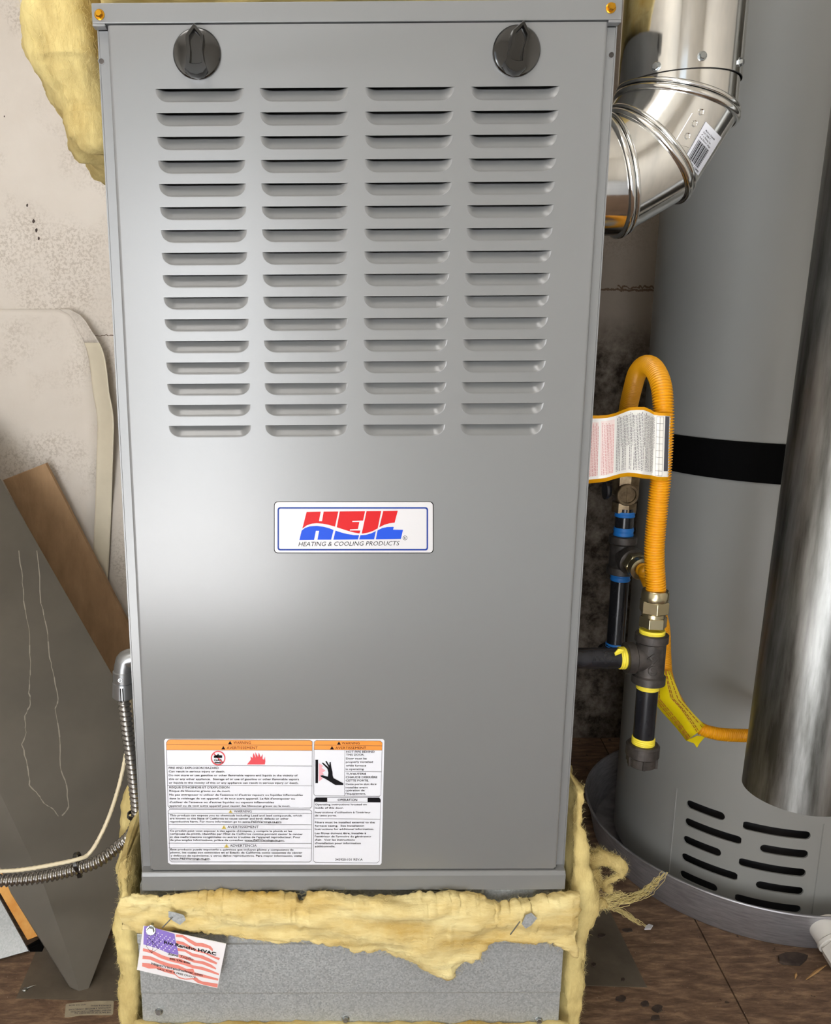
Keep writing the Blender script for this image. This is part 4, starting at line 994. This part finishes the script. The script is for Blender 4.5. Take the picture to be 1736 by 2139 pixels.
rowsT = [[(1379,1402,.19),(1388,1401,.180),(1399,1401,.187),(1402,1404,.195)],
         [(1366,1432,.188),(1392,1430,.176),(1413,1434,.182),(1415,1438,.192)],
         [(1362,1462,.184),(1399,1458,.172),(1424,1462,.178),(1424,1468,.188)],
         [(1385,1490,.178),(1420,1480,.166),(1447,1489,.172),(1446,1495,.180)],
         [(1412,1520,.172),(1436,1504,.160),(1470,1513,.166),(1468,1518,.172)],
         [(1434,1548,.167),(1454,1533,.155),(1473,1514,.163),(1472,1519,.170)]]
tagm.loft([[K(*p) for p in r] for r in rowsT], False, False)
wt = plab(tagm.build('warning_tag', M['hose_tag'], h2, True, sharp=25), 'folded yellow plastic warning tag')
md = wt.modifiers.new('t', 'SOLIDIFY'); md.thickness = .0005
mb = MB(); mb.prism([K(1434, 1547, .170), K(1456, 1537, .170), K(1474, 1538, .172), K(1462, 1552, .173), K(1456, 1562, .173), K(1450, 1553, .172)], (0, .0006, 0)); mb.build('tag_flap', M['hose_tag'], wt)
mb = MB(); mb.prism([K(1376, 1440, .197), K(1386, 1490, .190), K(1410, 1505, .184), K(1380, 1478, .192), K(1372, 1460, .195)], (0, .0006, 0)); mb.build('tag_flap', M['hose_tag'], wt)
mb = MB()
def lerp2(a, b, q): return [a[i]+(b[i]-a[i])*q for i in range(3)]
for u in (.18, .3, .42, 1.15, 1.3, 1.7):
    for r in range(5):
        def pp_(row, u):
            i = int(u); return lerp2(row[i], row[i+1], u-i)
        a = pp_(rowsT[r], u); b = pp_(rowsT[r+1], u)
        for s0, s1 in ((.02, .3), (.36, .62), (.68, .95)):
            A_ = lerp2(a, b, s0); B_ = lerp2(a, b, s1); line2(mb, A_[0], A_[1], B_[0], B_[1], 1.6, lambda zx, zy, y=(A_[2]+B_[2])/2-.0016: at(zx, zy, y))
mb.build('tag_print', mat('tag_brown_ink', srgb(150, 84, 10), .5), wt, False, fixn=False)

# ================================================================== ELECTRICAL CONDUIT
EY = .13
con = thing('flexible_conduit', 'spiral metal conduit curving from the furnace side past the grey panel', 'conduit', at(258, 1450, EY))
E_ = lambda px, py, y=EY: at(px, py, y)
pe = spline([V((-FX-.0003, EY, E_(280, 1371).z)), V((-FX-.006, EY, E_(280, 1371).z)), E_(268, 1376), E_(260, 1388), E_(258, 1400), E_(257.5, 1408)], .002)
mb = MB(); mb.tube(pe, .0112, 28); mb.build('connector_elbow', M['alu_cast'], con, True)
top = E_(257.5, 1402); dn = (E_(258, 1460)-E_(257, 1402)).normalized()
Lc = (E_(258, 1460)-E_(257, 1402)).length
mb = MB(); mb.ring(top-dn*.001, dn, [(0, .0112), (.001, .0122), (Lc*.38, .0118), (Lc*.40, .0112), (Lc*.42, .0126), (Lc*.93, .0130), (Lc, .0100)], 36); cl = mb.build('connector_collar', M['alu_cast'], con, True)
mb = MB(); c = top+dn*(Lc*.18)+V((-.001, -.0118, 0)); mb.ring(c, (0, -1, 0), [(-.001, .0028), (.0008, .0026), (.0008, .0016), (.0001, .0012)], 16); mb.build('set_screw', M['zinc'], cl, True)
for dx in (-.0004, .0022): mb = MB(); c = top+dn*(Lc*.70)+V((dx, -.0126, 0)); mb.box(c-V((.0006, .0006, .008)), c+V((.0006, .0008, .008))); mb.build('gap_slot', M['dark'], cl)
cp = [E_(258, 1455), E_(262, 1490), E_(268, 1540), E_(275, 1590), E_(281, 1640), E_(286, 1690), E_(284, 1720), E_(270, 1748), E_(245, 1770), E_(210, 1790), E_(165, 1806), E_(110, 1820), E_(55, 1828), E_(0, 1831), E_(-60, 1832), E_(-160, 1826), E_(-360, 1800), E_(-620, 1790), E_(-900, 1800)]
cp = [c if i < 9 else c+V((0, -.008, 0)) for i, c in enumerate(cp)]
_, cpts = corr(cp, .0068, .0010, .0062, 'spiral_tube', con, M['alu_flex'], 18, 9, True)
zt2 = lambda c, d, r, name, label: None
def ziptie(px, py, d, label, kr=1.0):
    c = at(px, py, EY-.005); d = V(d).normalized(); e1 = V((0, -1, 0)); e2 = d.cross(e1).normalized(); t_ = thing('cable_tie', label, 'cable tie', c)
    mb = MB(); rws = []
    for k in range(32):
        a = 2*pi*k/32; o = e1*cos(a)*(.0100*kr)+e2*sin(a)*(.0118*kr); n_ = (e1*cos(a)+e2*sin(a))
        rws.append([c+o-d*.0022, c+o+d*.0022, c+o+n_*.0011+d*.0022, c+o+n_*.0011-d*.0022])
    rws.append(rws[0]); mb.loft(rws, True, False); mb.build('band', M['black_plastic'], t_, False)
    mb = MB(); h = c+e2*.0125*kr+e1*.004; mb.prism([h+d*a+e2*b for a, b in ((-.0028, -.002), (.0028, -.002), (.0028, .0035), (-.0028, .0035))], e1*.0035); mb.build('lock_head', M['black_plastic'], t_)
ziptie(163, 1802, (.97, 0, .2), 'black cable tie binding the cream wire to the metal conduit')
ziptie(285, 1703, (.1, 0, 1), 'black cable tie on the conduit beside the furnace rail', .85)
wp = [V((-FX-.003, EY+.03, E_(285, 1395).z)), E_(276, 1412, EY+.02), E_(276, 1450, EY+.02), E_(275, 1490, EY+.02), E_(270, 1530, EY+.015), E_(262, 1580, EY+.012), E_(249, 1640, EY+.01), E_(228, 1705, EY+.008), E_(205, 1755, EY), E_(185, 1784, EY-.006), E_(165, 1794, EY-.012), E_(110, 1806, EY-.016), E_(50, 1816, EY-.016), E_(0, 1820, EY-.016), E_(-60, 1822, EY-.016), E_(-160, 1816, EY-.016), E_(-360, 1789, EY-.016), E_(-620, 1779, EY-.016), E_(-900, 1789, EY-.016)]
mb = MB(); mb.tube(spline(wp, .003), .0024, 10, True, lambda s_, th: .0024+.00022*sin(2*pi*(s_/.007)+th*2)); tag(mb.build('thermostat_wire', M['wire'], None, True, org=wp[8]), 'thin cream twisted wire running beside the metal conduit', 'wire')

# ================================================================== LEANING PIECES, LEFT
tip = atz(165, 2070, .001); Bp = at(351, 1617, .33); Dp = at(0, 1015, .60)
pn = (Bp-tip).cross(Dp-tip).normalized()
def on_plane(px, py, off=0):
    d = ray(px, py); return CAM+d*(((tip+pn*off)-CAM).dot(pn)/d.dot(pn))
if pn.dot(CAM-tip) < 0: pn = -pn
Q = [(165, 2070), (183, 2070), (236, 1930), (351, 1617), (268, 1468), (5, 1008), (-160, 720)]
ptsP = [on_plane(*q) for q in Q]
# folded left flange: crease runs up from the tip, left edge lies further back
lean = thing('leaning_panel', 'large grey-brown sheet metal panel with chalky drip marks leaning beside the furnace', 'panel', tip)
crease = [on_plane(*q) for q in ((165, 2070), (140, 1985), (120, 1930), (92, 1850), (50, 1740), (-60, 1450), (-260, 1100))]
left = [on_plane(*q, -o_) for q, o_ in zip(((146, 2062), (108, 2000), (78, 1952), (22, 1862), (-40, 1760), (-170, 1545), (-420, 1130)), (.005, .013, .016, .012, .006, .001, .0))]
UE = ptsP[-1]; LE = UE+(tip-Bp); CE = UE+(tip-Bp)*.9
for i_ in (4, 5, 6):
    q_ = (i_-3)/3; left[i_] = left[3].lerp(LE, q_); crease[i_] = crease[3].lerp(CE, q_)
mb = MB(); mb.prism(ptsP+[crease[6], crease[5], crease[4], crease[3], crease[2], crease[1]], -pn*.018); mb.build('face_sheet', M['panel_brown'], lean)
mb = MB(); mb.loft([[c, c.lerp(l, .5)+pn*.0006, l, l-pn*.015, c-pn*.016] for c, l in zip(crease, left)]); mb.build('folded_flange', M['panel_brown'], lean, True, sharp=50)
mb = MB()
for L_ in ([(40,1150),(46,1205),(50,1255),(62,1330),(64,1400),(60,1440),(64,1470),(52,1495),(54,1530),(46,1555),(58,1600),(62,1640),(80,1660),(92,1678),(112,1690),(126,1710)], [(78,1150),(86,1260),(98,1310),(104,1370),(110,1400),(122,1460),(116,1480),(124,1540),(126,1600),(138,1640),(144,1685),(126,1710)]):
    P = []
    for a, b in zip(L_[:-1], L_[1:]):
        for k in range(4): q = k/4; P.append((a[0]+(b[0]-a[0])*q+random.uniform(-1.2, 1.2), a[1]+(b[1]-a[1])*q))
    for a, b in zip(P[:-1], P[1:]): line2(mb, *a, *b, random.uniform(.8, 3.0), lambda zx, zy: on_plane(zx, zy, .0004))
mb.build('drip_mark', M['chalk'], lean, False, fixn=False)
# brown board
def quadboard(name, P, th, m_, label, cat, org):
    mb = MB(); nrm = (P[1]-P[0]).cross(P[3]-P[0]).normalized()
    if nrm.dot(CAM-P[0]) < 0: nrm = -nrm
    mb.prism(P, -nrm*th); return tag(bevel(mb.build(name, m_, None, org=org), .0008), label, cat)
a0, a1 = at(6, 1003, .744), at(95, 968, .744); u1 = at(282, 1330, .744); u0 = at(252, 1440, .744)
dl = (u1-a1).normalized(); P0 = a0; P1 = a1
tl = (a1.z-.004)/(-dl.z); P2 = a1+dl*tl; P3 = a0+dl*((a0.z-.004)/(-dl.z))
quadboard('wooden_board', [P0, P1, P2, P3], .012, M['board'], 'rough brown board leaning against the back wall beside the furnace', 'board', P3)
# galvanised offcut and orange strip behind it
g1, g2 = atz(60, 1986, .010), at(0, 1878, .215)
uu = (g2-g1).normalized(); vv = (atz(0, 2003, .006)-g1).normalized()
mb = MB(); P = [g1, g1+uu*.42, g1+uu*.42+vv*.20, g1+vv*.20]; nrm = uu.cross(vv).normalized(); nrm = nrm if nrm.dot(CAM-g1) > 0 else -nrm
mb.prism(P, -nrm*.004); mb.prism([g1, g1+uu*.42, g1+uu*.42-nrm*.012, g1-nrm*.012], vv*.0015)
off = tag(bevel(mb.build('duct_offcut', M['galv'], None, org=g1), .0008), 'galvanised sheet metal offcut propped up on the floor beside the grey panel', 'sheet metal')
s1, s2 = at(57, 1964, .190), at(80, 1955, .192); uu = (at(-2, 1862, .218)-s1).normalized()
P = [s1, s2, s2+uu*.40, s1+uu*.40]
quadboard('foam_strip', P, .008, M['orange_wood'], 'orange foam-like strip propped between the galvanised offcut and the grey panel', 'strip', s1)
mb = MB(); P = [atz(48, 1988, .001), atz(88, 1988, .001), at(92, 1968, .20), at(82, 1953, .235), at(56, 1963, .22)]
tag(mb.build('black_piece', M['strap'], None, org=P[0]) if False else (lambda m_: (m_.prism(P, V((0, .008, 0))), m_.build('black_piece', M['strap'], None, org=P[0]))[1])(MB()), 'small black piece under the orange strip end', 'scrap')  # plain black piece at the foot of the orange strip

# sheets, sticker and litter on the floor
def floor_plate(name, poly, m_, h, label, cat, z=0.0):
    mb = MB(); P = [atz(a, b, z) for a, b in poly]; mb.prism([p+V((0, 0, .0002)) for p in P], (0, 0, h)); return tag(mb.build(name, m_, None, org=P[0]), label, cat)
floor_plate('floor_sheet', [(34, 2086), (260, 2092), (300, 1960), (85, 1965)], M['sheet'], .0008, 'dull metal sheet lying on the floor under the leaning grey panel', 'sheet metal')
slot_m = thing('loose_screw', 'small shiny screw lying on the metal sheet on the floor', 'screw', atz(52, 2068, .001))
c = atz(52, 2068, .001); mb = MB(); mb.ring(c, (0, 0, 1), [(0, .0035), (.001, .0035), (.0022, .0025)], 12); mb.build('screw_head', M['zinc'], slot_m, True)
mb = MB(); mb.tube([c+V((0, 0, .001)), c+V((.006, .004, .0012)), c+V((.012, .007, .0012))], [.0012, .0011, .0003], 6); mb.build('shank', M['zinc'], slot_m)
floor_plate('flashing_sheet', [(1200, 2059), (1352, 2063), (1345, 2050), (1270, 1896), (1200, 1892)], M['sheet'], .0007, 'flat brown-grey metal flashing lying on the floor beside the drain pan', 'sheet metal')
st = [(120+a/12.4, 2070+b/12.4) for a, b in [(185,690),(215,360),(250,340),(700,285),(1100,265),(1430,262),(1462,285),(1440,600),(1400,632),(900,628),(600,640),(260,690)]]
sk_ = floor_plate('floor_sticker', st, M['sticker'], .0003, 'small aged tan sticker with upside-down print stuck to the floor', 'sticker')
mb = MB(); fm = lambda zx, zy: atz(120+zx/12.4, 2070+zy/12.4, .0007)
def upside(s, x0, x1, y0, y1, cap):
    put_text(mb, s, x1, x0, y0, y1, -cap, fm, .02)
upside('USE BACK OF WORKSHEET TO', 445, 1380, 535, 560, 38); upside('PREVENT TREATMENT CONTACTING', 345, 1390, 475, 525, 38); upside('ADDITIONAL & MOISTURE CONNECTIONS', 290, 1385, 412, 470, 38); upside('SURFACE & PIPING', 865, 1390, 355, 365, 38); upside('NOT FOR REUSE', 295, 735, 340, 360, 26)
mb.build('sticker_print', M['ink_grey'], sk_, False, fixn=False)
def blob(px, py, rx, ry, n=14, sd=0):
    random.seed(sd+int(px)); return [(px+rx*cos(2*pi*k/n)*random.uniform(.7, 1.1), py+ry*sin(2*pi*k/n)*random.uniform(.7, 1.1)) for k in range(n)]
floor_plate('wood_chip', blob(1655, 2006, 33, 16), M['chip'], .004, 'dark flat wood chip on the floor below the white drain plug', 'wood chip')
for i, (px, py, rx, ry) in enumerate([(1311,1944,12,4),(1256,1955,10,4),(1297,2087,13,7),(1348,2098,10,6),(1374,2108,12,9),(1369,2127,12,6),(1240,2016,6,4),(1301,2047,5,4)]):
    o = floor_plate('bark_flake', blob(px, py, rx, ry, 12, i), M['chip'], .0012, {0: 'flat dark flake on the plywood between the metal flashing and the drain pan', 2: 'glossy dark flake touching the front edge of the metal flashing'}.get(i, 'small dark flake lying on the flat metal flashing' if i in (1, 6, 7) else 'dark bark flake in the cluster off the front corner of the flashing'), 'bark flake', .0009); 
    if i not in (0, 2): o['group'] = 'dark flakes on the flashing' if i in (1, 6, 7) else 'clustered dark flakes on the plywood'
for a, b, lb in (((1684, 2046), (1726, 2016), 'pale wood splinter lying in front of the white drain plug'), ((1661, 2044), (1664, 2032), 'short pale wood splinter beside the dark wood chip')):
    p, q = atz(*a, .0025), atz(*b, .0025); mb = MB(); mb.tube([p, p.lerp(q, .5)+V((0, 0, .001)), q], [.0006, .0019, .0006], 5); tag(mb.build('wood_splinter', M['sliver'], None, org=p), lb, 'splinter')
p = atz(1353, 1938, .003); mb = MB(); 
mb.prism([p+V((-.006, -.004, 0)), p+V((.002, -.005, .001)), p+V((.008, .002, .001)), p+V((.004, .006, 0)), p+V((-.002, .002, 0))], (0, 0, .0015)); tag(mb.build('paper_scrap', M['white'], None, org=p), 'tiny white paper scrap at the end of a stretched fibre on the floor', 'scrap')

# ================================================================== WALL DETAILS
# peeling paper
PT = [(-140,640),(0,643),(90,644),(135,645),(150,650),(165,664),(182,684),(196,702)]
WY = Y1
sheet = thing('peeling_paper', 'cream paper facing peeling off the back wall with its edge curling forward', 'wall paper', at(120, 900, WY))
EDGE = [(645,140),(648,153),(653,162),(662,172),(675,182),(690,190),(705,201),(725,212),(745,219),(780,224),(820,228),(860,236),(890,238),(950,236),(1060,233),(1160,228),(1250,222),(1330,219)]
rws = []
for k in range(60):
    py = 646+(1330-646)*k/59; ex, = interp(EDGE, py); row = []
    cw = 20+14*min(1, (py-646)/90)                      # curl width in px
    for j in range(26):
        u = j/25
        if u < .6: px = -140+(ex-cw+140)*u/.6; lift = .0015+.004*u
        else:
            q = (u-.6)/.4; px = ex-cw+cw*q; lift = .0055+.036*q**1.5*min(1, .35+(py-646)/140)*max(.12, min(1, (1080-py)/180))
        row.append(at(px, py, WY-lift))
    rws.append(row)
mb = MB(); mb.loft([r[15:] for r in rws[6:]], False, False); pc = mb.build('curled_edge', M['paper'], sheet, True, sharp=180); md = pc.modifiers.new('t', 'SOLIDIFY'); md.thickness = .0012; md.offset = 0
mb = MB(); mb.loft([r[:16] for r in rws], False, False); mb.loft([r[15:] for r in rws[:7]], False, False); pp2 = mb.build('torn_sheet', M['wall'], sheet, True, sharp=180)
md = pp2.modifiers.new('t', 'SOLIDIFY'); md.thickness = .0012; md.offset = 0
# crack along the board joint and gouges in the plaster, right and left of the furnace
wb = bpy.data.objects['wall_back']
def crack(L_, wd, m_):
    mb = MB()
    for (x0, y0), (x1, y1) in zip(L_[:-1], L_[1:]): line2(mb, x0, y0, x1, y1, wd*random.uniform(.6, 1.5), lambda zx, zy: at(zx, zy, WY-.0006))
    mb.build('plaster_crack', m_, wb, False, fixn=False)
M['crack'] = mat('crack_brown', srgb(92, 74, 58), .95)
crack([(186+i*4, 700+random.uniform(-1, 2)) for i in range(14)], 1.6, M['crack'])
crack([(1240+i*4, 606+random.uniform(-3, 3)) for i in range(36)], 4, M['crack']); crack([(1290+i*4, 600+random.uniform(-4, 4)) for i in range(22)], 3, M['crack'])
for px, py, r in ((57, 429, 2.6), (70, 462, 3.4), (76, 481, 3.2), (81, 498, 2.8), (9, 243, 1.6)):
    mb = MB(); P = [at(*q, WY-.0007) for q in blob(px, py, r*.9, r*1.5, 9)]; mb.fill(P); mb.build('plaster_gouge', M['chip'], wb, fixn=False)
